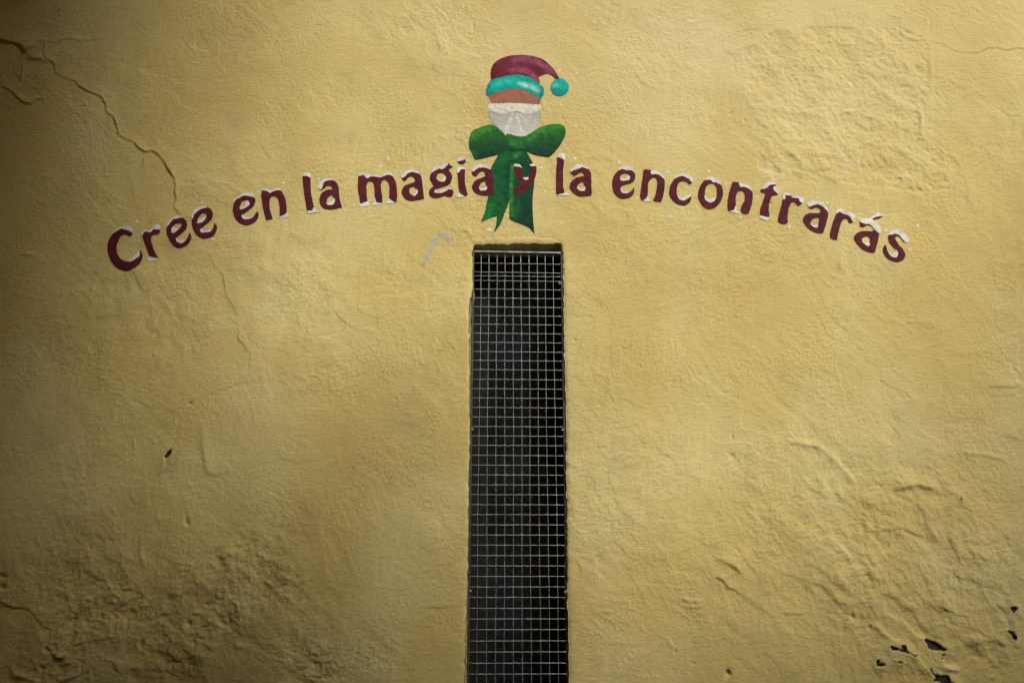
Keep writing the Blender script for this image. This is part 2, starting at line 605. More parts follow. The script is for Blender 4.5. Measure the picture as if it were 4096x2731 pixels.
ridge("1410,905 1405,940", 0, 1366, T0, 0.008, 0.008)
ridge("1300,750 1315,800", 0, 1366, T0, 0.004, 0.008)
pit(758, 1611, 0.013, 0.014)
ridge("1690,1290 1800,1345", 0, 1366, T0, 0.003, 0.01)

# --- bottom left: broken skins of old plaster
crack("-60,800 0,830 50,860 120,880 250,890 310,940 340,1000 400,1060 490,1085 560,1040 640,985 700,965 750,935 830,850 860,775", 0, 2048, T0, lip=0.013, w=0.035, groove=0.004, below=0.002)
crack("600,1225 700,1220 780,1195 900,1180 980,1160 1025,1160", 0, 2048, T0, lip=0.013, w=0.04, groove=0.004)
crack("1025,1160 1020,1040 1040,960", 0, 2048, T0, lip=0.006, w=0.03, groove=0.002)
crack("500,1575 560,1560 700,1510 760,1480 840,1460", 0, 2048, T0, lip=0.012, w=0.04, groove=0.003)
crack("1000,1330 1040,1390 1080,1480", 0, 2048, T0, lip=0.010, w=0.03, groove=0.003)
ridge("50,1425 100,1440 130,1490 200,1500 280,1530 400,1560", 0, 2048, T0, 0.012, 0.014)
crack("1240,640 1300,760 1360,800 1430,850", 0, 2048, T0, lip=0.014, w=0.05, groove=0.002)
ridge("1880,940 1940,1000 2010,1040 2020,1100", 0, 2048, T0, 0.012, 0.016)
crack("1970,400 2050,440 2090,520 2120,590", 0, 2048, T0, lip=0.016, w=0.06, groove=0.0)
crack("2210,560 2270,570 2300,640 2351,630", 0, 2048, T0, lip=0.010, w=0.04, groove=0.002)
crack("2040,890 2060,920 2110,940 2115,990 2170,1020 2230,1030", 0, 2048, T0, lip=0.010, w=0.04, groove=0.002)
ridge("2160,1170 2190,1230 2280,1230", 0, 2048, T0, 0.012, 0.014)
ridge("1880,1200 1950,1230 2010,1190", 0, 2048, T0, 0.010, 0.014)
ridge("1100,1380 1200,1400 1330,1450", 0, 2048, T0, 0.012, 0.020)
crack("1480,1350 1530,1390 1600,1350 1680,1390 1710,1440", 0, 2048, T0, lip=0.013, w=0.04, groove=0.002)
ridge("1300,230 1290,320 1305,430 1330,520", 0, 2048, T0, 0.007, 0.012)
ridge("1440,0 1450,60 1480,130", 0, 2048, T0, 0.005, 0.009)
ridge("450,1270 520,1310 570,1335 600,1290", 0, 2048, T0, 0.010, 0.012)
ridge("820,840 830,790 850,780", 0, 2048, T0, 0.010, 0.012)
for (a, b_, r, dp) in ((430, 1260, .016, .022), (550, 1360, .016, .02), (1735, 1020, .018, .022), (1290, 1200, .024, .02),
                       (1785, 1190, .014, .02), (1710, 90, .020, .015), (12, 590, .020, .02), (12, 690, .02, .02), (670, 985, .022, .016),
                       (1500, 960, .022, .012), (930, 960, .014, .014), (380, 1440, .014, .018), (740, 1440, .012, .014)):
    pit(a / T0, 2048 + b_ / T0, r, dp)
crack("1795,1200 1798,1250 1795,1295", 0, 2048, T0, lip=0.003, w=0.01, groove=0.005)
crack("1690,75 1715,95 1745,125 1700,150", 0, 2048, T0, lip=0.006, w=0.02, groove=0.0)

# --- upper right: rubbed repair patch
patch = [P(a, b_) for a, b_ in ((2975, 200), (3050, 150), (3140, 105), (3350, 108), (3500, 115), (3650, 110), (3690, 140), (3715, 180),
         (3722, 240), (3722, 330), (3705, 400), (3697, 500), (3695, 590), (3790, 600), (3840, 660), (3830, 720), (3740, 770), (3600, 765),
         (3450, 740), (3300, 740), (3180, 730), (3090, 720), (3040, 690), (3020, 600), (3022, 480), (2985, 360))]
sl, d, arc, L = pl_dist(patch + [patch[0]], 0.25)
ins = inside_poly(patch, WXr[sl], WZr[sl])
dd = np.abs(d)
sd_ = np.where(ins, dd, -dd)
soft = 0.5 + 0.5 * np.tanh(sd_ / 0.010)
vary = 0.35 + 0.65 * sstep(-0.3, 0.5, fbm(X[sl], Z[sl], 0.35, 2, 201))
H[sl] += -0.0030 * soft * vary + 0.0022 * (vary - 0.35) * np.exp(-(sd_ / 0.016) ** 2)
H[sl] += soft * (0.0042 * fbm(X[sl] + 0.5 * Z[sl], Z[sl], 0.17, 4, 211, 0.55) + 0.0016 * fbm(X[sl], Z[sl], 0.03, 2, 221))
PALE[sl] = np.maximum(PALE[sl], 0.30 * soft * sstep(0.0, 0.6, fbm(X[sl], Z[sl], 0.2, 4, 231)))
PALE = np.maximum(PALE, 0.75 * blob(3095, 715, 0.09, 0.11) * sstep(-0.2, 0.3, fbm(X, Z, 0.06, 3, 233)))
PALE = np.maximum(PALE, 0.42 * np.clip(blob(2900, 150, 1.9, 0.9), 0, 1) * (0.75 + 0.5 * fbm(X, Z, 0.6, 4, 237)))  # broad paler tone across the top, centre to right
crack("1490,380 1600,405 1650,435 1730,475 1850,490 1920,495 1980,465 2030,445 2110,448 2170,468 2230,460 2290,440 2351,462 2420,470", 3072, 0, T0, lip=0.007, w=0.03, groove=0.003)
crack("1600,400 1640,365 1740,348", 3072, 0, T0, lip=0.004, w=0.02, groove=0.001)
crack("1320,600 1400,610 1480,660", 3072, 0, T0, lip=0.009, w=0.04, groove=0.0)
crack("1290,840 1360,870 1420,835 1470,825", 3072, 0, T0, lip=0.010, w=0.04, groove=0.0)
crack("1110,500 1160,540 1160,600 1250,630", 3072, 0, T0, lip=0.006, w=0.03, groove=0.0)
ridge("660,1010 760,1020 880,1000", 3072, 0, T0, 0.005, 0.010)
ridge("1370,920 1410,1050 1420,1290", 3072, 0, T0, 0.006, 0.012)
crack("880,1490 920,1500 1010,1500 1070,1440 1100,1490 1160,1520", 3072, 0, T0, lip=0.009, w=0.03, groove=0.0)
crack("120,1350 230,1430 330,1560 430,1570", 3072, 0, T0, lip=0.010, w=0.05, groove=0.0)
crack("960,150 1060,170 1160,190 1260,195 1300,210 1440,180", 2300, 0, 2.2956, lip=0.003, w=0.02, groove=0.0015)
crack("1420,0 1490,40 1510,100 1540,130", 2300, 0, 2.2956, lip=0.003, w=0.02, groove=0.0015)
pit(2923, 452, 0.012, 0.010); pit(2982, 483, 0.009, 0.010); pit(2890, 528, 0.006, 0.008)
pit(3600, 714, 0.010, 0.012); pit(3678, 755, 0.009, 0.012); pit(3645, 749, 0.008, 0.010)
crack("1150,30 1210,70 1300,140 1390,165", 3072, 683, T0, lip=0.009, w=0.04, groove=0.0)
crack("2260,300 2310,270 2360,268", 3072, 683, T0, lip=0.004, w=0.02, groove=0.001)
ridge("550,940 600,960 680,1000", 3072, 683, T0, 0.005, 0.010)
ridge("640,960 670,850 665,720", 3072, 683, T0, 0.0025, 0.008)
pit(3084, 1029 - 218, 0.010, 0.012, 0.002)

# --- lower right: arcs left by the float, ledges, patches of loose plaster
crack("1965,420 2010,412 2105,430 2160,415 2250,425 2360,430", 3072, 1366, T0, lip=0.005, w=0.02, groove=0.0025)
ridge("130,905 330,935 460,965 560,1030 650,1130 720,1200 790,1300 840,1390", 3072, 1366, T0, 0.005, 0.016)
ridge("1730,1010 1830,1015 1950,1025 2100,1060 2200,1110", 3072, 1366, T0, 0.005, 0.012)
crack("2130,855 2200,860 2280,890 2340,930", 3072, 1366, T0, lip=0.008, w=0.04, groove=0.0)
crack("1100,1380 1150,1355 1250,1350 1320,1330 1390,1325 1450,1350 1530,1360 1600,1390", 3072, 1366, T0, lip=0.014, w=0.06, groove=0.0)
crack("700,1490 830,1490 900,1480 980,1520 1050,1560", 3072, 1366, T0, lip=0.012, w=0.05, groove=0.0)
crack("1190,1480 1250,1500 1310,1520 1370,1550", 3072, 1366, T0, lip=0.010, w=0.05, groove=0.0)
crack("690,1390 700,1430 715,1470", 3072, 1366, T0, lip=0.005, w=0.02, groove=0.0)
crack("1420,1010 1480,1150 1540,1200 1580,1280 1700,1310", 3072, 1366, T0, lip=0.007, w=0.04, groove=0.0)
crack("1760,1490 1800,1530 1870,1565 1897,1585", 3072, 1366, T0, lip=0.005, w=0.02, groove=0.004, e=0.03)
crack("1895,120 1905,220 1950,265 2010,265", 3072, 2048, T0, lip=0.007, w=0.03, groove=0.002)
crack("850,170 920,185 960,140 1010,130 1080,165 1140,180 1190,150 1260,165 1330,190 1400,220 1460,245", 3072, 2048, T0, lip=0.014, w=0.06, groove=0.0)
crack("870,400 920,520 960,610 1010,680 1100,760 1170,830 1230,890 1330,870 1440,830", 3072, 2048, T0, lip=0.008, w=0.05, groove=0.0)
crack("1390,520 1430,600 1480,700 1520,800 1550,900", 3072, 2048, T0, lip=0.011, w=0.05, groove=0.0)
crack("1560,860 1640,905 1740,940 1790,955 1860,962", 3072, 2048, T0, lip=0.014, w=0.04, groove=0.002, e=0.03)
crack("510,600 560,620 640,680 720,740", 3072, 2048, T0, lip=0.012, w=0.06, groove=0.0)
crack("440,820 500,830 540,800 610,790 640,760", 3072, 2048, T0, lip=0.009, w=0.03, groove=0.0)
ridge("940,1000 1030,1080 1080,1160 1120,1195 1190,1170", 3072, 2048, T0, 0.010, 0.018)
ridge("1650,1240 1850,1190 1920,1160 2010,1140 2130,1180 2200,1260 2280,1350", 3072, 2048, T0, 0.012, 0.022)
crack("2170,250 2210,310 2290,350 2340,400", 3072, 2048, T0, lip=0.007, w=0.03, groove=0.001)
crack("2070,760 2100,800 2110,870 2160,890 2200,860", 3072, 2048, T0, lip=0.010, w=0.04, groove=0.001)
crack("1560,760 1580,820 1660,820", 3072, 2048, T0, lip=0.008, w=0.03, groove=0.0)
pit(3072 + 770 / T0, 2048 + 950 / T0, .014, .016); pit(3072 + 940 / T0, 2048 + 1050 / T0, .010, .012)
crack("920,640 910,480 920,390 960,370 1060,330 1120,310", 2300, 2048, T0, lip=0.006, w=0.03, groove=0.001)
crack("1240,365 1300,420 1390,470 1470,520 1570,610", 2300, 2048, T0, lip=0.012, w=0.06, groove=0.0)
crack("1190,560 1240,620 1290,600 1350,620 1410,690 1500,740 1580,800 1640,850 1720,900 1830,960", 2300, 2048, T0, lip=0.010, w=0.05, groove=0.001)
ridge("930,790 1020,800 1080,815 1150,815 1200,790", 2300, 2048, T0, 0.006, 0.010)
ridge("1000,865 1100,872 1200,850", 2300, 2048, T0, 0.004, 0.008)
ridge("900,860 980,930 1040,970", 2300, 2048, T0, 0.004, 0.010)
crack("1850,930 2000,935 2160,950", 2300, 2048, T0, lip=0.009, w=0.04, groove=0.001)
ridge("200,910 300,910 420,905", 2300, 2048, T0, 0.004, 0.007)
ridge("810,1130 860,1180 920,1260 940,1290", 2300, 2048, T0, 0.006, 0.010)
ridge("100,450 200,390 300,340 380,320", 2300, 2048, T0, 0.003, 0.010)
for (a, b_, r, dp) in ((1405, 1478, .020, .022), (790, 60, .010, .008), (920, 1275, .010, .010), (1095, 1390, .012, .010), (265, 945, .006, .008)):
    pit(2300 + a / T0, 2048 + b_ / T0, r, dp)
ridge("270,955 245,990", 2300, 1366, 2.2956, -0.005, 0.008)
ridge("1445,810 1445,930", 2300, 1366, 2.2956, -0.004, 0.005)
ridge("1400,1020 1480,1090", 2300, 1366, 2.2956, -0.005, 0.016)

# --- plaster round the window: lintel band with cracks, thin feathered edges
crack("790,215 900,205 1100,202 1300,205 1500,205 1700,215 1845,280", 1640, 880, 3.016, lip=-0.006, w=0.04, groove=0.003, e=0.03)
crack("1290,250 1340,225 1420,232 1500,245 1600,250 1790,235", 1640, 880, 3.016, lip=0.003, w=0.012, groove=0.002)
crack("520,890 600,900 720,930", 1640, 880, 3.016, lip=0.003, w=0.02, groove=0.002)
ridge("560,70 660,110 760,200 780,230", 1640, 880, 3.016, 0.005, 0.014)
ridge("480,195 540,195", 1640, 880, 3.016, 0.004, 0.008)
crack("1660,2431 1840,2431 1858,2425", 0, 0, 1, lip=0.005, w=0.03, groove=0.003)
pit(2300, 1362, .008, .010); pit(1582, 1594, .008, .010)

# --- patches where the coat has fallen off
BC = (3440, 2430, 3.585)
BARE = [
    ("905,450* 960,445 1010,470 1040,475 1090,500 1150,530 1190,575 1225,570 1225,595 1190,625* 1150,605 1080,610 1010,595 985,590 960,560 965,545 925,490", BC),
    ("405,545* 450,545 480,560 515,565 535,585 555,595 575,560 575,535 600,528 635,540 640,575 640,610 670,630 680,640* 655,648 620,630 580,630 540,605 500,600 450,605 432,580", BC),
    ("235,725* 260,745 285,790 330,790 338,815 300,840 265,832 232,835 225,780", BC),
    ("525,765 545,755* 560,768 598,772* 570,783 535,782", BC),
    ("975,870 1005,870 1020,905 1055,945 1100,950 1130,965 1225,962 1255,975 1270,1020 1290,1060 1335,1070 1330,1120 1180,1120 1140,1060 1050,1045 1020,1035* 1060,995 1055,970 1010,920", BC),
    ("2150,5 2165,-15 2235,-12 2250,20 2220,65 2195,75 2185,45 2155,25", BC),
    ("2115,315* 2165,345 2200,340 2215,375 2245,410 2245,470* 2220,465 2175,420 2165,390 2120,345", BC),
    ("1165,660 1205,662* 1195,675 1178,685 1172,730* 1160,735 1162,690", BC),
    ("690,600* 705,640 745,668 795,672* 770,690 740,682 700,652", BC),
    ("1555,990 1570,1003* 1540,1050 1510,1072* 1498,1050 1520,1020", (0, 1366, 2.296)),
    ("1755,1425 1765,1425 1770,1440 1778,1455* 1762,1455", (3072, 1366, 2.296)),
]


def catmull(pts, step):
    """closed outline through points (x, z, sharp) sampled about every step metres"""
    n = len(pts)
    out = []
    for i in range(n):
        p0, p1, p2, p3 = (pts[(i + k - 1) % n] for k in range(4))
        a, b_ = np.array(p1[:2]), np.array(p2[:2])
        ta = (b_ - np.array(p0[:2])) * 0.5
        tb = (np.array(p3[:2]) - a) * 0.5
        ln = np.linalg.norm(b_ - a)
        if p1[2]: ta = (b_ - a)
        if p2[2]: tb = (b_ - a)
        for t_, l_ in ((ta, 0), (tb, 1)):
            nn = np.linalg.norm(t_)
            if nn > 1.4 * ln:
                t_ *= 1.4 * ln / nn
        k = max(1, int(round(ln / step)))
        for j in range(k):
            t = j / k
            h00, h10 = 2 * t ** 3 - 3 * t ** 2 + 1, t ** 3 - 2 * t ** 2 + t
            h01, h11 = -2 * t ** 3 + 3 * t ** 2, t ** 3 - t ** 2
            out.append(h00 * a + h10 * ta + h01 * b_ + h11 * tb)
    return np.array(out)


def outline(s, frame, step=0.004, jit=0.0, seed=0, wl=0.01):
    pts = [(*P(a, b_), sh) for a, b_, sh in poly(s, *frame)]
    o = catmull(pts, step)
    if jit:
        o = o + jit * np.stack([fbm(o[:, 0], o[:, 1], wl, 2, 301 + seed), fbm(o[:, 0], o[:, 1], wl, 2, 351 + seed)], 1)
    return o


bare_lines = []
for i, (s, fr) in enumerate(BARE):
    ol = outline(s, fr, 0.004, 0.0012, i)
    bare_lines.append(ol)
    sl, d, arc, L = pl_dist(list(map(tuple, ol)) + [tuple(ol[0])], 0.10)
    ins = inside_poly([tuple(p) for p in ol], X[sl], Z[sl])
    dd = np.abs(d)
    deep = 0.016 if i >= 9 else 0.007
    H[sl] += np.where(ins, -deep, 0.006 * np.exp(-dd / 0.03))
    PALE[sl] = np.maximum(PALE[sl], np.where(ins, 0, 0.55 * np.exp(-dd / 0.007)) * sstep(-0.3, 0.3, fbm(X[sl], Z[sl], 0.03, 2, 407)))
# the curled pale flake over the largest bare patch, and rubbed pale zones near it
H += 0.016 * blob(3800, 2672, 0.035, 0.014, -0.15)
PALE = np.maximum(PALE, 0.6 * blob(3790, 2678, 0.045, 0.022, -0.1))
PALE = np.maximum(PALE, 0.35 * blob(3570, 2615, 0.07, 0.03, -0.2))
DARKEN = np.maximum(DARKEN, 0.35 * blob(3520, 2680, 0.06, 0.022) * sstep(-0.1, 0.4, fbm(X, Z, 0.08, 3, 401)))
DARKEN = np.maximum(DARKEN, 0.45 * blob(4040, 2490, 0.05, 0.07) * sstep(-0.1, 0.4, fbm(X, Z, 0.06, 3, 403)))


def sample_h(x, z):
    i = np.clip(np.searchsorted(XS, x) - 1, 0, len(XS) - 2)
    j = np.clip(np.searchsorted(ZS, z) - 1, 0, len(ZS) - 2)
    u = (x - XS[i]) / (XS[i + 1] - XS[i])
    v = (z - ZS[j]) / (ZS[j + 1] - ZS[j])
    return (H[j, i] * (1 - u) + H[j, i + 1] * u) * (1 - v) + (H[j + 1, i] * (1 - u) + H[j + 1, i + 1] * u) * v


# ------------------------------------------------------------------ wall mesh with the window opening
LE = [P(a, b_) for a, b_ in ((1896, 976), (1892, 1000), (1890, 1110), (1889, 1180), (1880, 1196), (1877, 1230), (1877, 1400), (1878, 1550),
      (1876, 1650), (1881, 1690), (1880, 1740), (1878, 1800), (1874, 1960), (1873, 2100), (1871, 2300), (1868, 2400), (1866, 2440), (1864, 2520), (1859, 2731), (1853, 2960))]
RE = [P(a, b_) for a, b_ in ((2243, 974), (2251, 1000), (2254, 1120), (2256, 1300), (2260, 1500), (2264, 1600), (2265, 1800), (2266, 2000),
      (2268, 2200), (2270, 2400), (2273, 2500), (2277, 2731), (2283, 2960))]
TE = [P(a, b_) for a, b_ in ((1880, 979), (1950, 977), (2030, 976), (2100, 974), (2180, 975), (2260, 973))]
WIN_Z0 = 0.42
zt = np.mean([p[1] for p in TE])
xl = np.mean([p[0] for p in LE])
xr = np.mean([p[0] for p in RE])
cL, cR = int(np.argmin(abs(XS - xl))), int(np.argmin(abs(XS - xr)))
rT, rB = int(np.argmin(abs(ZS - zt))), int(np.argmin(abs(ZS - WIN_Z0)))


def interp_edge(e, q, key):
    a = sorted(e, key=lambda p: p[key])
    return np.interp(q, [p[key] for p in a], [p[1 - key] for p in a])


rag = lambda q, s: 0.0055 * fbm(q, q * 0 + s, 0.05, 3, 500 + int(s))
dL = interp_edge(LE, ZS, 1) + rag(ZS, 3.0) - XS[cL]
dR = interp_edge(RE, ZS, 1) + rag(ZS, 9.0) - XS[cR]
dT = interp_edge(TE, XS, 0) + rag(XS, 15.0) * 1.3 - ZS[rT]
near = np.clip(1 - (Z - ZS[rT]) / 0.25, 0, 1)             # the pull on the jamb columns dies out above the opening
GX = X + near * (dL[:, None] * np.exp(-np.abs(X - XS[cL]) / 0.09) + dR[:, None] * np.exp(-np.abs(X - XS[cR]) / 0.09))
inwin = np.clip(1 - np.maximum(XS[cL] - X, X - XS[cR]) / 0.05, 0, 1)
GZ = Z + inwin * dT[None, :] * np.exp(-np.abs(Z - ZS[rT]) / 0.06)
# the coat rounds over towards the opening
ax = np.maximum(np.maximum(XS[cL] - X, X - XS[cR]), 0)
az = np.maximum(np.maximum(Z - ZS[rT], ZS[rB] - Z), 0)
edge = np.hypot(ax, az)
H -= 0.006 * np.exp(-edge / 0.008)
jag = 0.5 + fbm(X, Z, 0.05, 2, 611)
DARKEN = np.maximum(DARKEN, 0.55 * np.exp(-edge / 0.006) * np.clip(jag, 0, 1))  # uneven darker rim round the opening
PALE = np.maximum(PALE, 0.9 * blob(1861, 2450, 0.008, 0.03))
DARKEN = np.maximum(DARKEN, 0.12 * ML * sstep(0.15, 0.6, fbm(X, Z, 0.3, 4, 621)))  # shade of the lower-left corner painted into the colour, in blotches

nr, nc = X.shape
verts = np.stack([GX, -H, GZ], -1).reshape(-1, 3)
idx = np.arange(nr * nc).reshape(nr, nc)
quads = np.stack([idx[:-1, :-1], idx[:-1, 1:], idx[1:, 1:], idx[1:, :-1]], -1)
keep = np.ones((nr - 1, nc - 1), bool)
keep[rB:rT, cL:cR] = False
faces = quads[keep]
# reveals: skirts running back into the wall
extra_v, extra_f = [], []
base = nr * nc
REV = (0.004, 0.016, 0.04, 0.09, 0.16, 0.30)
loop = [idx[r, cL] for r in range(rB, rT)] + [idx[rT, c] for c in range(cL, cR)] + [idx[r, cR] for r in range(rT, rB, -1)] + [idx[rB, c] for c in range(cR, cL, -1)]
loop = np.array(loop)
nl = len(loop)
prev = loop
for k, yv in enumerate(REV):
    p = verts[loop].copy()
    wob = 0.003 * fbm(p[:, 0] * 3 + p[:, 2], p[:, 2] + yv * 4, 0.06, 2, 701)
    p[:, 1] = yv + 0.002 * fbm(p[:, 0], p[:, 2], 0.04, 2, 705)
    cxm = (XS[cL] + XS[cR]) / 2
    if k > 0:
        p[:, 0] += np.sign(p[:, 0] - cxm) * (wob + 0.002)
    extra_v.append(p)
    cur = base + np.arange(nl)
    base += nl
    nx = np.roll(np.arange(nl), -1)
    extra_f.append(np.stack([prev, prev[nx], cur[nx], cur], -1))
    prev = cur
allv = np.concatenate([verts] + extra_v)
allf = np.concatenate([faces] + extra_f)
me = bpy.data.meshes.new("plaster_wall")
me.vertices.add(len(allv))
me.vertices.foreach_set("co", allv.astype(np.float32).ravel())
me.loops.add(allf.size)
me.loops.foreach_set("vertex_index", allf.astype(np.int32).ravel())
me.polygons.add(len(allf))
me.polygons.foreach_set("loop_start", np.arange(0, allf.size, 4, dtype=np.int32))
me.polygons.foreach_set("use_smooth", np.ones(len(allf), bool))
me.update(calc_edges=True)
att = me.attributes.new("wear_shade", 'FLOAT_COLOR', 'POINT')
wc = np.zeros((len(allv), 4), np.float32)
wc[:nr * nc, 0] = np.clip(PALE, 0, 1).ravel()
wc[:nr * nc, 1] = np.clip(DARKEN, 0, 1).ravel()
wc[nr * nc:, 1] = 0.25  # reveals evenly darker than the face
wc[:, 3] = 1
att.data.foreach_set("color", wc.ravel())
me.materials.append(M["wall"])
wall = bpy.data.objects.new("plaster_wall", me)
COL.objects.link(wall)
tag(wall, "old ochre yellow plastered house wall with cracks, trowel marks and flaking foot", "wall")


# ------------------------------------------------------------------ flat shapes that follow the relief of the wall
def skin(name, out, mat, off, parent=None, holes=(), step=0.009, colour=None):
    loops = [out] + list(holes)
    pts, edges = [], []
    for lp in loops:
        b0 = len(pts)
        pts += [tuple(p) for p in lp]
        edges += [(b0 + i, b0 + (i + 1) % len(lp)) for i in range(len(lp))]
    lo, hi = out.min(0), out.max(0)
    gx, gz = np.meshgrid(np.arange(lo[0], hi[0], step), np.arange(lo[1], hi[1], step * 0.87))
    gx[1::2] += step * 0.5
    gx, gz = gx.ravel(), gz.ravel()
    inn = inside_poly([tuple(p) for p in out], gx, gz)
    for h_ in holes:
        inn &= ~inside_poly([tuple(p) for p in h_], gx, gz)
    bp = np.array(pts)
    gx, gz = gx[inn], gz[inn]
    if len(gx):
        dmin = np.full(len(gx), 1e9)
        for q in bp:
            dmin = np.minimum(dmin, (gx - q[0]) ** 2 + (gz - q[1]) ** 2)
        ok = dmin > (step * 0.45) ** 2
        pts += list(zip(gx[ok], gz[ok]))
    r = delaunay_2d_cdt([Vector(p) for p in pts], edges, [], 0, 1e-7)
    v2 = np.array([(v.x, v.y) for v in r[0]])
    tri = np.array([f for f in r[2] if len(f) == 3])
    cen = v2[tri].mean(1)
    inn = inside_poly([tuple(p) for p in out], cen[:, 0], cen[:, 1])
    for h_ in holes:
        inn &= ~inside_poly([tuple(p) for p in h_], cen[:, 0], cen[:, 1])
    tri = tri[inn]
    a, b_, c = v2[tri[:, 0]], v2[tri[:, 1]], v2[tri[:, 2]]
    cr = (b_[:, 0] - a[:, 0]) * (c[:, 1] - a[:, 1]) - (b_[:, 1] - a[:, 1]) * (c[:, 0] - a[:, 0])
    tri[cr < 0] = tri[cr < 0][:, ::-1]
    y = -(sample_h(v2[:, 0], v2[:, 1]) + off)
    o = mesh_obj(name, np.stack([v2[:, 0], y, v2[:, 1]], 1), [tuple(int(k) for k in t) for t in tri], mat, parent, True)
    if colour is not None:
        cols = colour(v2[:, 0], v2[:, 1])
        at = o.data.attributes.new("paint", 'FLOAT_COLOR', 'POINT')
        at.data.foreach_set("color", np.concatenate([cols, np.ones((len(cols), 1))], 1).astype(np.float32).ravel())
    return o


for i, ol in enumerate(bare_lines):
    skin("bare_patch", ol, M["bare"], 0.0012, wall, step=0.006)

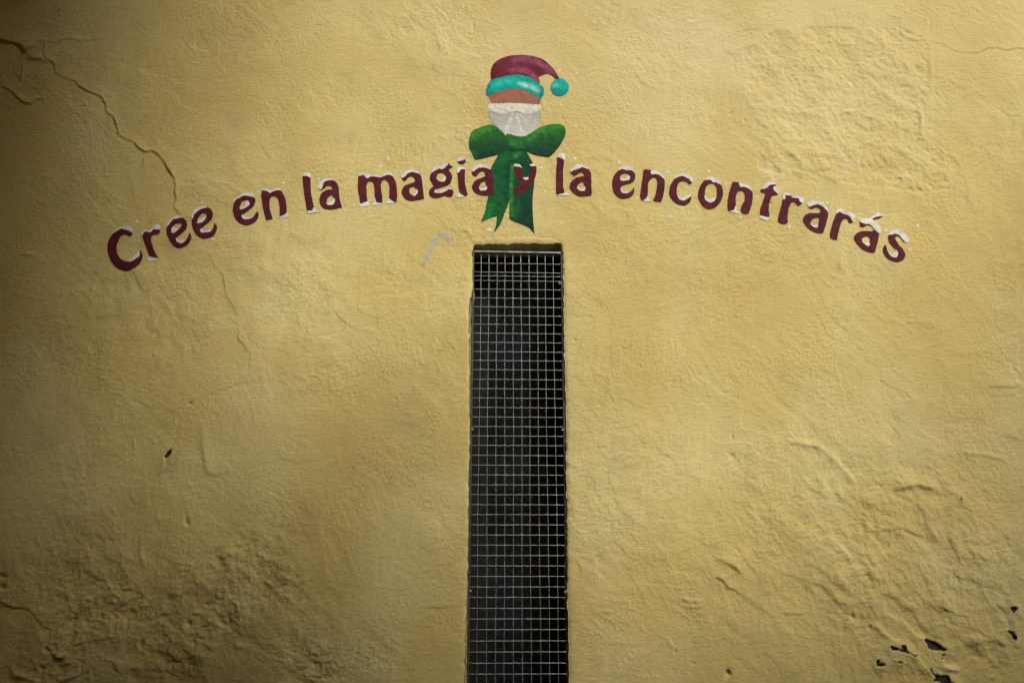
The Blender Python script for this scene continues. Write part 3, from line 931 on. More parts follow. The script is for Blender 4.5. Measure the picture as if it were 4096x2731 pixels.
# ------------------------------------------------------------------ the painted sentence
FA = (400, 880, 4.704); F0 = (380, 800, 2.94); FB = (900, 720, 4.704); FL = (1150, 560, 2.94)
FM = (1400, 600, 3.92); FY = (2000, 600, 4.704); FE = (2400, 600, 3.36); FT = (3020, 700, 5.6); FS = (3300, 820, 6.0316)
WORDS = [
 ("maroon painted word Cree with white snow edging at the left end of the sentence", [
  ("215,285 290,215 380,165 470,175 560,210 620,240* 600,290 550,320* 510,295 460,280 400,300 350,380 315,470 308,560 330,650 380,720 450,765 530,785 620,770 700,700 750,640 735,560* 770,580 805,650 800,730 760,820 690,890 600,940 520,965 430,955 340,920 260,850 195,760 150,660 128,560 140,440 170,350", [], FA,
   ["215,265 270,200 350,150 430,120 500,115 570,125 615,170 628,225 610,240 570,215 520,195 460,180 410,165 360,180 300,220 250,245", "545,780 600,720 650,680 700,640 690,600 715,570 745,570 755,620 745,680 700,715 650,755 600,780"]),
  ("800,310 810,270 830,235 905,215* 920,240 980,205 1010,180 1140,175* 1138,230 1115,265 1075,292* 1030,280 985,310 970,350 980,430 1010,540 1060,650 1097,715* 990,705 935,690* 900,610 860,490 815,370", [], FA,
   ["765,240 800,215 850,190 880,185 905,205 930,200 980,165 1020,115 1060,85 1110,90 1150,165 1130,185 1060,180 1005,180 985,210 920,240 890,215 830,240 805,290 775,270", "915,690 960,695 1030,720 1075,715 1070,740 1010,775 960,780 920,770 905,730"]),
  ("845,330 860,270 910,230 970,210 1025,210 1070,240 1087,290 1075,350 1040,390 1000,425 965,455 970,490 1000,510 1040,505 1075,470 1100,430 1115,380* 1135,420 1135,460 1110,510 1060,550 1000,570 950,560 900,510 865,450 845,390", ["900,370 910,330 950,290 1000,280 1025,285* 1010,320 970,360 915,395*"], F0,
   ["840,330 860,270 900,225 950,195 1000,190 1035,205 1000,215 950,225 910,245 880,285 850,320", "903,372 915,330 940,325 955,340 985,340 965,372 917,394", "960,460 990,470 1030,480 1060,470 1075,470 1050,500 1010,512 975,500"]),
  ("1140,235 1165,170 1220,125 1270,105 1325,90 1370,115 1390,170 1375,225 1330,275 1280,315 1245,350 1255,375 1300,385 1350,375 1385,340 1405,265* 1435,310 1430,360 1400,420 1340,450 1290,460 1230,445 1180,395 1150,330 1140,270", ["1205,265 1215,220 1250,175 1285,162 1318,180* 1300,225 1265,255 1215,278*"], F0,
   ["1138,230 1145,180 1180,120 1230,90 1280,80 1320,92 1270,108 1220,130 1180,165 1155,215", "1205,275 1230,235 1270,215 1310,185 1300,225 1265,262 1215,280", "1240,345 1275,345 1310,360 1365,350 1360,372 1310,382 1255,385 1240,365"])]),
 ("short maroon painted word en with snow edging right after Cree", [
  ("160,470 190,410 250,345 340,310 400,303 490,315 555,340 573,380 560,460 520,520 440,580 370,640 320,690 350,735 430,742 510,710 560,650 605,588* 630,630 625,700 580,780 500,835 420,857 330,845 250,800 190,720 160,640 148,550", ["275,540 290,480 320,420 370,395 430,400 462,440 440,490 380,530 310,550"], FB,
   ["160,440 200,370 280,300 350,260 430,245 510,250 560,290 555,335 500,320 440,305 380,300 320,320 270,345 240,360 190,400", "280,548 330,520 370,490 385,430 400,395 440,400 465,440 440,490 380,530 310,553", "315,680 345,655 390,690 450,700 520,690 480,725 400,742 345,730"]),
  ("690,230 715,190 800,200 850,245 920,215 1000,190 1055,200 1100,270 1135,360 1155,470 1160,600 1155,625* 1085,665 1025,680* 1025,560 1020,460 1000,380 970,330 920,312 870,325 842,380 835,460 845,560 870,640 897,735* 770,762* 740,650 710,500 690,370 680,290", [], FB,
   ["700,180 750,160 800,170 850,200 900,190 960,160 1010,150 1050,185 1050,205 1000,192 920,215 850,245 800,210 740,200", "1020,690 1080,670 1150,625 1175,615 1195,660 1205,680 1150,700 1080,710 1020,715"])]),
 ("maroon painted word la with snowy tops, left of the word magia", [
  ("180,425 265,420* 270,500 275,600 295,720 315,805* 290,825 225,830* 205,700 185,560 178,470", [], FL,
   ["180,420 195,390 235,378 270,390 275,440 245,430 210,420", "221,836 257,830 290,822 297,800 315,790 322,818 352,836 385,836 372,850 322,850 278,860 233,855"]),
  ("385,590 365,560 400,500 470,470 530,470 575,500 600,560 605,640 615,700 640,790* 560,808 500,817 430,805 385,760 373,700 390,640 430,600 480,580 520,580 515,555 490,540 460,545 430,570 405,588*", ["460,720 470,680 500,655 525,645* 535,670 548,690 545,725 520,755 480,760 458,745"], FL,
   ["355,550 365,510 420,465 490,450 530,460 525,472 470,475 425,505 410,550 395,582 375,575", "455,740 490,735 530,710 540,680 555,690 548,735 520,758 480,762"])]),
 ("maroon painted word magia whose last letter touches the green bow", [
  ("125,420 135,385 200,380 260,430 330,408 450,415 520,395 580,375 640,390 690,440 720,520 735,640 735,720 725,805* 700,815* 640,780 608,745* 612,650 612,550 590,490 540,455 500,480 480,530 485,610 500,720 500,825* 430,815 395,780* 380,680 378,580 355,500 320,485 275,500 255,560 258,640 265,740 280,795* 160,835* 140,720 120,600 120,500", [], FM,
   ["130,385 160,355 210,348 270,370 340,375 400,380 440,395 500,385 540,345 590,335 640,350 690,410 690,425 650,390 580,378 530,400 450,415 340,405 260,430 220,390 180,385 150,395", "145,850 190,830 250,805 285,790 295,850 270,865 200,875 150,880", "335,845 365,810 380,750 395,775 410,810 480,820 500,830 450,845 380,855", "560,815 590,780 605,745 640,775 680,800 695,815 640,825 580,830"]),
  ("805,430 870,375 950,335 1020,335 1080,360 1115,410 1130,490 1145,620 1162,760* 1080,775 980,790 900,780 840,730 808,660 820,590 870,540 950,510 1005,490 1018,460 990,420 945,407 905,430 870,470 840,475*", ["925,620 935,590 1000,565 1020,590 1050,620 1060,650 1020,705 980,700 940,670"], FM,
   ["795,390 830,345 900,315 970,300 1030,312 1080,345 1060,355 1000,335 950,335 900,360 860,400 810,425", "945,665 990,680 1025,665 1030,600 1055,625 1060,655 1020,710 980,700"]),
  ("1250,420 1270,360 1330,315 1390,285 1450,290 1500,240 1545,200* 1615,262* 1550,300 1590,360 1602,430 1580,500 1530,545 1450,575 1400,590 1360,610 1330,640 1350,660 1420,665 1500,640 1560,600 1595,605 1622,650 1610,700 1580,730 1520,725 1490,710 1430,730 1350,750 1290,740 1245,700 1238,640 1265,590 1315,555* 1285,520 1260,470", ["1355,420 1375,370 1430,350 1480,370 1500,410 1500,440 1470,480 1420,485 1370,450"], FM,
   ["1285,320 1300,290 1350,245 1420,230 1470,225 1515,205 1530,210 1490,265 1450,290 1390,285 1330,315 1290,335", "1355,430 1390,450 1450,450 1480,410 1500,410 1500,450 1465,488 1410,480 1370,455", "1325,625 1355,600 1370,630 1450,615 1520,595 1570,580 1600,600 1590,610 1540,605 1480,645 1420,665 1330,655"]),
  ("1685,350 1740,300 1805,285* 1800,400 1805,520 1830,640 1842,700 1800,725* 1740,700 1712,655* 1700,560 1690,440", [], FM,
   ["1675,350 1680,290 1710,262 1800,260 1805,290 1760,290 1720,315 1690,355", "1670,730 1700,690 1712,655 1735,685 1800,725 1760,735 1710,740"]),
  ("DOT 1685,175 1720,160 1775,150 1795,130 1812,160 1800,195 1760,213 1710,205", [], FM,
   ["1685,170 1690,130 1730,112 1790,115 1800,135 1770,155 1730,160"]),
  ("1910,340 1940,310 2020,268 2120,265 2200,290 2230,360 2245,440 2255,560 2262,690* 2180,715 2080,712 1990,685 1930,630 1915,560 1950,490 2010,450 2080,425 2122,395 2110,350 2065,330 2020,360 1990,400 1950,408 1920,380", ["2030,560 2045,530 2080,500 2120,490* 2130,550 2145,575 2140,610 2090,635 2040,620 2025,590"], FM,
   ["1912,320 1930,275 1990,235 2060,218 2130,230 2185,265 2205,298 2160,285 2110,270 2040,270 1980,295 1925,335", "2022,590 2060,600 2110,590 2130,555 2148,575 2140,615 2090,637 2040,622"])]),
 ("single maroon painted letter y standing on the green bow tail", [
  ("265,300 270,290 400,325* 410,400 430,490 480,540 530,515 555,440 560,360 565,295 670,290 685,340 685,420 660,520 600,640 520,740 420,810 330,840 270,820 245,770 260,720 310,695 395,665* 395,640 340,570 290,470 265,380", [], FY,
   ["265,290 280,258 340,262 385,280 405,335 370,310 320,305", "557,285 575,262 640,262 672,290 665,300 600,305", "425,485 440,510 480,515 535,510 530,545 490,562 450,540"])]),
 ("maroon painted word la with snowy tops, right of the green bow", [
  ("1085,140 1215,185* 1200,290 1190,400 1192,560 1192,680 1215,800* 1150,825 1075,840* 1058,800 1055,600 1062,350 1075,220", [], FY,
   ["1080,130 1110,80 1180,50 1240,70 1250,120 1230,165 1215,190 1180,155 1130,135", "1075,845 1130,825 1190,815 1225,795 1270,810 1320,825 1280,850 1190,855 1110,858"]),
  ("1330,395 1400,370 1480,340 1550,318 1640,340 1700,390 1720,470 1720,650 1727,830 1700,858 1590,870 1480,860 1390,810 1330,740 1312,670 1340,590 1410,530 1500,495 1580,490* 1575,445 1530,412 1490,430 1450,465 1400,478 1350,445", ["1450,710 1470,650 1510,615 1560,603 1582,640 1590,690 1595,740 1560,768 1500,755"], FY,
   ["1325,370 1380,330 1440,270 1510,258 1590,285 1680,335 1660,345 1590,325 1545,318 1490,345 1390,375 1350,400", "1450,705 1480,700 1520,725 1570,705 1590,680 1607,695 1600,745 1560,770 1500,757"])]),
 ("long maroon painted word encontrarás with snow edging sloping down to the right", [
  ("165,430 185,350 235,285 300,250 360,265 420,270 465,305 473,370 455,420 410,450 340,470 290,490 275,520 290,560 340,580 400,565 440,530 455,495* 463,530 455,580 420,630 360,655 300,660 240,635 190,580 168,510", ["270,380 275,345 310,322 360,320 400,350 395,390 340,412 290,405"], FE,
   ["230,280 265,240 310,215 370,215 410,235 440,275 455,290 420,272 360,270 300,250 260,265", "268,385 300,375 345,380 380,345 402,355 395,395 340,413 290,407", "275,515 300,545 340,560 380,560 375,578 330,582 290,565"]),
  ("595,262 690,270* 700,325 760,325 820,350 860,390 872,450 862,560 845,640 820,705* 720,690 715,670* 745,600 765,500 765,420 745,385 715,378 670,410 645,470 645,560 640,620* 630,660 580,685* 548,665 540,600 560,460 575,350", [], FE,
   ["680,300 700,280 750,278 810,305 850,345 870,390 850,380 810,345 760,325 700,330", "580,680 620,655 640,620 662,620 665,690 610,692"]),
  ("930,570 945,480 1000,390 1060,358 1120,352 1180,375 1245,430* 1220,460 1195,465* 1160,435 1110,423 1060,450 1035,510 1035,580 1060,640 1110,672 1160,660 1225,605* 1228,650 1200,710 1150,740 1090,745 1020,715 960,660 935,610", [], FE,
   ["1000,385 1020,345 1080,322 1150,318 1210,340 1250,385 1255,415 1235,430 1200,395 1160,370 1110,350 1050,365", "1035,580 1055,610 1110,635 1170,610 1220,595 1225,610 1180,650 1120,678 1060,650"]),
  ("1318,600 1335,520 1380,430 1430,402 1480,400 1540,420 1620,460 1650,520 1655,600 1630,680 1570,760 1500,795 1430,792 1370,740 1330,670", ["1412,620 1415,540 1440,480 1490,455 1540,470 1568,520 1570,600 1555,660 1500,700 1450,690 1418,655"], FE,
   ["1405,400 1430,375 1490,355 1560,370 1610,410 1630,460 1600,455 1560,435 1520,432 1480,400 1430,400", "1408,610 1430,640 1470,660 1520,645 1552,640 1555,665 1520,695 1480,703 1420,665"]),
  ("1780,440 1805,425 1875,430* 1890,490 1960,500 2020,520 2052,560 2058,620 2045,720 2020,800 2005,855* 1960,862 1915,850 1892,800 1910,740 1940,690 1948,620 1930,565 1895,548 1850,570 1828,640 1830,720 1825,770* 1800,800 1750,825* 1718,805 1718,680 1740,560", [], FE,
   ["1870,435 1900,445 1970,455 2020,490 2050,535 2040,545 2000,515 1950,495 1890,495", "1750,820 1800,810 1825,755 1845,800 1868,850 1820,845"]),
  ("125,350 150,315 240,290 310,235 360,205 485,205* 478,245* 440,260 410,295 430,340 480,380 520,412 500,450 430,458 390,475 360,530 335,620 320,720 315,790 335,870 325,945* 230,935 125,905* 118,770 160,660 195,540 235,430* 190,405 135,390", [], FT,
   ["135,305 190,270 240,200 290,150 380,150 480,180 485,208 430,205 370,210 320,235 260,290 200,305", "410,290 430,255 475,250 480,310 530,340 550,370 520,410 490,390 440,345", "120,905 170,905 250,935 325,945 325,985 250,1020 190,985 130,945"]),
  ("620,560 670,540 685,460 740,452 815,440 825,495 900,515 960,515 1000,570 1062,625* 1020,680 970,692 935,670 900,625 855,612 815,635 775,700 755,760 745,860 735,960 745,1020 720,1085 640,1105 560,1080 515,1030 520,970 545,870 580,740 605,640", [], FT,
   ["630,530 630,420 690,395 760,400 815,435 810,460 740,450 685,460 680,520 640,548", "825,485 900,465 970,470 1060,500 1095,550 1080,610 1060,625 1010,590 990,545 960,515 900,518 840,500"]),
  ("1200,715 1280,690 1360,655 1440,668 1540,720 1610,790 1640,840 1635,940 1605,1050 1570,1180 1525,1310* 1450,1315 1330,1290 1210,1220 1120,1120 1075,1020 1090,950 1150,880 1240,850 1340,850 1430,850 1465,810 1445,760 1390,735 1330,745 1280,768 1220,755", ["1250,1090 1265,1030 1310,985 1380,968 1430,990 1425,1050 1410,1100 1400,1165 1360,1182 1300,1150"], FT,
   ["1160,650 1190,610 1270,585 1390,580 1490,600 1570,650 1625,720 1642,830 1600,780 1540,725 1480,675 1390,655 1300,680 1210,712", "1248,1085 1290,1110 1350,1115 1410,1095 1410,1150 1370,1183 1300,1155"]),
  ("265,230 280,210 340,165 420,210 520,240 600,290 650,370 677,415* 640,440 595,440 565,415 545,350 500,340 440,355 400,420 370,500 340,620 310,740 285,850* 210,840 135,805 115,740 130,640 165,510 200,390 235,290", [], FS,
   ["255,190 280,130 350,85 420,100 480,170 540,185 640,190 710,230 740,300 715,390 680,415 650,350 600,280 530,235 440,210 350,165 280,210"]),
  ("835,480 850,400 920,440 980,465 1060,470 1120,520 1150,580 1220,630 1308,700* 1290,820 1260,940 1225,1060 1205,1140 1140,1158 1040,1145 920,1090 800,990 730,890 700,800 720,730 790,665 900,630 1050,630 1140,635 1150,600 1130,560 1100,510 1050,498 990,505 930,540 880,535", ["888,860 905,810 950,768 1010,762 1070,790 1085,840 1070,900 1085,950 1045,1000 985,970 920,920"], FS,
   ["850,400 880,350 960,325 1060,305 1120,290 1180,240 1230,185 1320,185 1420,235 1400,275 1370,260 1290,270 1200,295 1150,340 1200,390 1280,460 1330,540 1342,640 1330,690 1290,680 1210,600 1150,520 1080,465 980,460 880,430", "900,890 950,905 1010,920 1050,900 1085,940 1045,1000 985,970"]),
  ("ACC 1150,340 1190,295 1280,268 1350,260 1380,283 1320,320 1240,345 1180,355", [], FS, []),
  ("1515,790 1540,725 1620,705 1700,695 1770,725 1840,790 1890,850 1945,908* 1910,895 1850,840 1800,775 1745,755 1695,790 1700,830 1750,910 1810,990 1890,1080 1930,1160 1930,1250 1880,1330 1790,1375 1700,1380 1590,1345 1490,1280 1425,1200 1395,1100 1410,1020 1460,950* 1480,1020 1510,1110 1550,1190 1620,1250 1690,1265 1750,1230 1755,1180 1720,1110 1650,1040 1580,960 1530,870", [], FS,
   ["1535,720 1570,660 1650,610 1740,600 1850,630 1940,700 2010,780 2050,855 2010,905 1950,905 1890,850 1840,780 1770,715 1690,692 1610,710", "1515,1095 1560,1140 1640,1165 1700,1140 1710,1090 1680,1055 1740,1110 1758,1190 1720,1260 1660,1265 1590,1230 1540,1180"])]),
]
seed = 0
for label, letters in WORDS:
    first = outline(letters[0][0].replace("DOT ", ""), letters[0][2], 0.02)
    root = empty("painted_word", (float(first[:, 0].mean()), 0.0, float(first[:, 1].min())))
    tag(root, label, "lettering", "words of the sentence painted over the window")
    for s, holes, fr, snows in letters:
        nm = "letter"
        if s.startswith("DOT "):
            nm, s = "letter_dot", s[4:]
        elif s.startswith("ACC "):
            nm, s = "accent_mark", s[4:]
        seed += 1
        lo = skin(nm, outline(s, fr, 0.004, 0.0014, seed % 40), M["maroon"], 0.0020 if "green" in label else 0.0014, root,
                  [outline(h_, fr, 0.004, 0.0009, seed % 40) for h_ in holes])
        for sn in snows:
            seed += 1
            skin("snow_edging", outline(sn, fr, 0.0035, 0.0022, seed % 40, 0.012), M["snow"], 0.0027, lo, step=0.008)

# small snow dabs ------------------------------------------------------------
DABS = [(1551, 630, 8), (1521, 661, 8), (1276, 716, 6), (1381, 835, 9), (1784, 639, 7), (1873, 638, 6), (1684, 684, 5), (1883, 779, 6), (1133, 731, 7),
        (1032, 767, 7), (2259, 577, 6), (2302, 633, 7), (2164, 667, 7), (2180, 761, 7), (2386, 734, 4), (2478, 647, 6), (2562, 677, 5), (2547, 792, 6),
        (2035, 895, 8), (2246, 891, 7), (1955, 919, 8), (1967, 637, 5), (2671, 688, 6), (2836, 686, 6), (2742, 752, 6), (2681, 863, 6), (2904, 735, 6),
        (3031, 786, 6), (2963, 869, 7), (3157, 906, 8), (3309, 813, 6), (3443, 857, 7), (3541, 925, 8), (3673, 901, 7), (3638, 999, 7), (2238, 280, 6),
        (2308, 293, 7), (1925, 325, 6), (2245, 417, 7), (1856, 443, 6), (2304, 505, 6), (1821, 542, 6), (550, 885, 9), (851, 959, 6), (808, 811, 7),
        (1764, 441, 6), (2494, 76, 4), (2633, 72, 4), (2596, 87, 4)]
ANCHORS = [(460, 1000, "the letter C of Cree"), (605, 970, "the letter r of Cree"), (717, 935, "the first e of Cree"), (818, 895, "the second e of Cree"),
           (982, 843, "the e of en"), (1097, 820, "the n of en"), (1230, 775, "the l of the left la"), (1320, 780, "the a of the left la"),
           (1510, 755, "the m of magia"), (1650, 745, "the first a of magia"), (1765, 725, "the g of magia"), (1850, 705, "the i of magia"), (1930, 725, "the last a of magia"),
           (2100, 720, "the letter y on the bow"), (2240, 700, "the l of the right la"), (2324, 735, "the a of the right la"),
           (2495, 735, "the e of encontrarás"), (2610, 745, "the first n of encontrarás"), (2725, 765, "the c of encontrarás"), (2842, 775, "the o of encontrarás"),
           (2962, 795, "the second n of encontrarás"), (3075, 805, "the t of encontrarás"), (3160, 830, "the first r of encontrarás"), (3260, 875, "the a of encontrarás"),
           (3365, 900, "the second r of encontrarás"), (3470, 945, "the á of encontrarás"), (3585, 990, "the s of encontrarás"),
           (2060, 260, "the maroon cap"), (2240, 350, "the turquoise pompom"), (1945, 560, "the left loop of the green bow"), (2200, 550, "the right loop of the green bow"),
           (2060, 880, "the tails of the green bow"), (2570, 60, "the faint crack at the top edge")]
DAB_OBJ = {}
for i, (dx_, dy_, dr) in enumerate(DABS):
    rnd = random.Random(i)
    e = 0.7 + 0.5 * rnd.random()
    an = rnd.random() * 3
    ring = []
    for k in range(9):
        a = 2 * math.pi * k / 9
        r = dr * (0.66 + 0.4 * rnd.random())
        ex, ey = r * math.cos(a), r * e * math.sin(a)
        ring.append((*P(dx_ + ex * math.cos(an) - ey * math.sin(an), dy_ + ex * math.sin(an) + ey * math.cos(an)), False))
    o = skin("snow_dab", catmull(ring, 0.0035), M["dab"], 0.0016, None, step=0.008)
    best, nm = min((math.hypot(dx_ - ax_, dy_ - ay_), (ax_, ay_, nm_)) for ax_, ay_, nm_ in ANCHORS)
    hx, hy_ = dx_ - nm[0], dy_ - nm[1]
    side = ("above", "below")[hy_ > 0] if abs(hy_) > 0.8 * abs(hx) else ("left of", "right of")[hx > 0]
    key = side + " " + nm[2]
    DAB_OBJ.setdefault(key, []).append((best, o))
for key, lst in DAB_OBJ.items():
    lst.sort(key=lambda q: q[0])
    for k, (bd, o) in enumerate(lst):
        far = ("", ", close to it") if len(lst) > 1 else ("", "")
        where = key + ("" if len(lst) == 1 else (", the nearest one", ", the second nearest", ", the third nearest", ", the fourth nearest")[k])
        tag(o, "tiny snow dab painted " + where, "paint dab", "snow dabs scattered round the painted sentence")

# ------------------------------------------------------------------ painted cap, bow and plain colour field
FH = (1820, 180, 3.41)
FW = (1800, 560, 2.94)


def painter(base_top, base_bot, y0, y1, strokes, fr, seedv=0, mott=0.18):
    ct, cb = np.array(lin(*base_top)), np.array(lin(*base_bot))

    def f(x, z):
        zt_, zb_ = P(2048, fr[1] + y0 / fr[2])[1], P(2048, fr[1] + y1 / fr[2])[1]
        t = np.clip((zt_ - z) / (zt_ - zb_), 0, 1)[:, None]
        c = ct * (1 - t) + cb * t
        for s, col, wpx, amt in strokes:
            pts = [P(a, b_) for a, b_, _ in poly(s, *fr)]
            wv = wpx / fr[2] * 0.00138
            best = np.full(len(x), 1e9)
            for a, b_ in zip(pts[:-1], pts[1:]):
                d = (b_[0] - a[0], b_[1] - a[1])
                l2 = d[0] ** 2 + d[1] ** 2
                tt = np.clip(((x - a[0]) * d[0] + (z - a[1]) * d[1]) / l2, 0, 1)
                best = np.minimum(best, (x - a[0] - tt * d[0]) ** 2 + (z - a[1] - tt * d[1]) ** 2)
            wgt = (amt * np.exp(-best / wv ** 2) * np.clip(0.8 + 0.6 * fbm(x, z, 0.03, 2, 800 + seedv), 0, 1.2))[:, None]
            c = c * (1 - np.clip(wgt, 0, 1)) + np.array(lin(*col)) * np.clip(wgt, 0, 1)
        return np.clip(c * (1 + mott * fbm(x, z, 0.035, 3, 820 + seedv))[:, None], 0.002, 1)
    return f


def paint_part(name, s, fr, off, parent, colour, jit=0.001, seedv=0, wl=0.012):
    return skin(name, outline(s, fr, 0.004, jit, seedv, wl), M["mural"], off, parent, step=0.007, colour=colour)


bx, bz = P(2060, 937)
field = empty("painted_colour_field", (*[P(2060, 540)[0], 0], P(2060, 540)[1]))
tag(field, "plain grey, white and terracotta painted field between the maroon cap and the green bow", "wall painting")
paint_part("grey_band", "462,890 600,900 850,905 1050,905 1155,890 1165,980 1150,1060 1100,1140 1030,1210 960,1260 830,1260 700,1240 610,1170 530,1095 480,1020 462,955", FH, 0.0012, field,
           painter((160, 160, 153), (184, 183, 176), 900, 1240, [("780,960 740,1060 700,1150", (214, 212, 202), 22, .7), ("850,950 870,1060 910,1160", (216, 214, 204), 20, .6), ("900,950 980,1030", (208, 206, 198), 18, .5), ("470,1000 520,1080", (128, 128, 124), 40, .6)], FH, 1, 0.08), seedv=1)
paint_part("white_band", "450,810 520,800 640,795 760,790 880,792 1000,798 1100,805 1165,815 1160,870 1100,905 1000,932 900,915 830,895 750,915 640,932 540,910 460,870", FH, 0.0016, field,
           painter((206, 203, 190), (196, 193, 180), 790, 930, [], FH, 2, 0.06), seedv=2)
paint_part("terracotta_band", "470,700 560,640 700,590 850,585 1000,600 1120,680 1165,740 1150,800 1040,812 940,806 830,802 700,805 560,812 500,790 475,740", FH, 0.0014, field,
           painter((142, 98, 76), (150, 96, 80), 600, 810, [], FH, 3, 0.12), seedv=3)

hat = empty("painted_hat", (*[P(2060, 400)[0], 0], P(2060, 400)[1]))
tag(hat, "maroon stocking cap with turquoise fur trim and pompom painted on the wall", "wall painting")
paint_part("cap_crown", "490,470 490,350 520,270 590,205 680,165 780,142 900,135 1020,145 1120,165 1210,200 1290,265 1350,330 1400,410 1425,460 1380,470* 1340,430 1290,400 1250,395 1190,415 1135,440* 1155,490 1150,530 1080,500 980,450 860,430 740,445 620,475 500,490", FH, 0.0016, hat,
           painter((104, 40, 58), (92, 28, 40), 140, 480, [("820,195 1000,185 1150,240 1280,330", (146, 82, 108), 55, .75), ("780,345 900,330 1000,365 1080,430 1135,490", (150, 82, 112), 50, .75), ("1290,300 1370,400", (140, 74, 100), 40, .5), ("850,260 1000,280 1120,360", (78, 26, 44), 40, .6), ("510,440 540,300", (82, 22, 36), 60, .6)], FH, 4), seedv=4)
paint_part("fur_trim", "425,660 430,600 455,530 500,480 600,455 720,425 850,412 980,430 1080,475 1160,535 1205,580 1218,640 1200,690 1170,735 1120,700 1060,670 990,640 930,610 860,600 780,600 720,600 680,620 600,640 520,670 480,695 440,690", FH, 0.0022, hat,
           painter((14, 150, 138), (10, 136, 132), 420, 700, [("890,530 1000,555 1090,590 1130,620", (160, 220, 204), 38, .85), ("520,560 640,510 800,490", (58, 188, 172), 50, .7), ("440,650 470,560", (6, 112, 118), 40, .6), ("1190,680 1150,600", (6, 112, 116), 30, .6)], FH, 5), 0.0035, 5, 0.010)
ang = [2 * math.pi * k / 16 for k in range(16)]
paint_part("pompom", " ".join("%.0f,%.0f" % (1430 + 125 * math.cos(a), 577 + 117 * math.sin(a)) for a in ang), FH, 0.0024, hat,
           painter((22, 158, 146), (8, 124, 124), 460, 700, [("1360,560 1385,550", (150, 214, 198), 30, .8), ("1450,540 1480,580", (30, 170, 156), 60, .5)], FH, 6), 0.0035, 6, 0.010)

bow = empty("painted_bow", (bx, 0, bz))
tag(bow, "large green ribbon bow with two hanging tails painted above the barred window", "wall painting")
paint_part("bow_tail", "600,120 700,100 760,120 740,220 715,340 705,500 697,720* 640,870 590,990 505,1108* 540,1000 552,895* 450,925 362,965* 410,840 440,700 480,560 510,440 480,350 500,290 540,220", FW, 0.0012, bow,
           painter((16, 74, 44), (22, 90, 44), 100, 1100, [("560,260 640,200", (28, 104, 54), 60, .6), ("680,300 680,500 670,700", (12, 50, 44), 40, .8), ("430,880 480,780", (34, 122, 58), 50, .6), ("610,870 560,1000", (20, 74, 48), 30, .6)], FW, 7), seedv=7)
paint_part("bow_tail", "735,150 790,120 850,112 900,140 950,220 980,290 990,400 990,520 975,650 972,800 980,950 995,1102* 930,1030 840,990 760,960 700,925* 699,720 699,500 707,360 725,240", FW, 0.0015, bow,
           painter((16, 70, 40), (14, 52, 38), 120, 1000, [("735,300 720,500 720,700 730,880", (52, 124, 50), 32, .9), ("770,180 800,150", (60, 134, 56), 40, .7), ("900,300 920,500", (16, 58, 44), 50, .7), ("790,700 800,900", (28, 100, 56), 40, .5)], FW, 8), seedv=8)
paint_part("bow_loop", "190,1370 195,1260 240,1170 330,1125 430,1090 500,1082 560,1105 630,1160 690,1230 720,1300 720,1380 700,1430 620,1480 480,1520 340,1550 270,1555 240,1500 205,1430", FH, 0.0014, bow,
           painter((38, 98, 40), (16, 54, 38), 1100, 1500, [("240,1240 330,1180 450,1140", (66, 138, 48), 60, .7), ("230,1460 270,1500", (44, 124, 54), 40, .6), ("450,1380 600,1360 690,1340", (20, 62, 44), 60, .7)], FH, 9), seedv=9)
paint_part("bow_loop", "950,1260 1040,1190 1150,1120 1270,1080 1380,1068 1460,1085 1505,1130 1505,1220 1460,1320 1390,1420 1300,1515 1230,1520 1100,1500 1000,1460 950,1430", FH, 0.0014, bow,
           painter((38, 104, 40), (17, 54, 38), 1080, 1460, [("1080,1190 1240,1120 1400,1100", (64, 142, 50), 55, .7), ("1000,1280 1080,1240", (60, 136, 52), 40, .6), ("1180,1400 1300,1420", (18, 60, 44), 80, .6)], FH, 10), seedv=10)
paint_part("bow_knot", "690,1225 740,1207 800,1225 880,1240 970,1245 960,1340 970,1430 900,1440 820,1445 720,1420 715,1340", FH, 0.0019, bow,
           painter((30, 100, 42), (14, 50, 36), 1220, 1440, [("780,1330 850,1350 900,1350", (58, 134, 52), 60, .6), ("715,1300 725,1400", (16, 64, 42), 20, .6)], FH, 11), seedv=11)

# grey cane mark ---------------------------------------------------------------
path = [(1640 + a / 3.016, 880 + b_ / 3.016) for a, b_ in ((160, 535), (200, 462), (260, 347), (320, 235), (350, 187), (395, 162), (440, 175), (465, 210), (468, 245), (452, 280))]
lft, rgt = [], []
for i, p in enumerate(path):
    a, b_ = path[max(i - 1, 0)], path[min(i + 1, len(path) - 1)]
    dx_, dy_ = b_[0] - a[0], b_[1] - a[1]
    ln = math.hypot(dx_, dy_)
    wv = 6.6
    lft.append((p[0] - dy_ / ln * wv, p[1] + dx_ / ln * wv))
    rgt.append((p[0] + dy_ / ln * wv, p[1] - dx_ / ln * wv))
ring = [(*P(*q), k in (0, len(path) - 1, len(path), 2 * len(path) - 1)) for k, q in enumerate(lft + rgt[::-1])]
ol = catmull(ring, 0.004)
ol = ol + 0.0018 * np.stack([fbm(ol[:, 0], ol[:, 1], 0.012, 2, 880), fbm(ol[:, 0], ol[:, 1], 0.012, 2, 885)], 1)
tag(skin("painted_cane", ol, M["cane"], 0.0014, None, step=0.008), "pale grey hooked cane sprayed on the wall left of the window top", "wall painting")

# ------------------------------------------------------------------ wire mesh guard in the window opening
GY = 0.023


def G(px, py, y=GY):
    a, b_ = P(px, py, y)
    return Vector((a, y, b_))


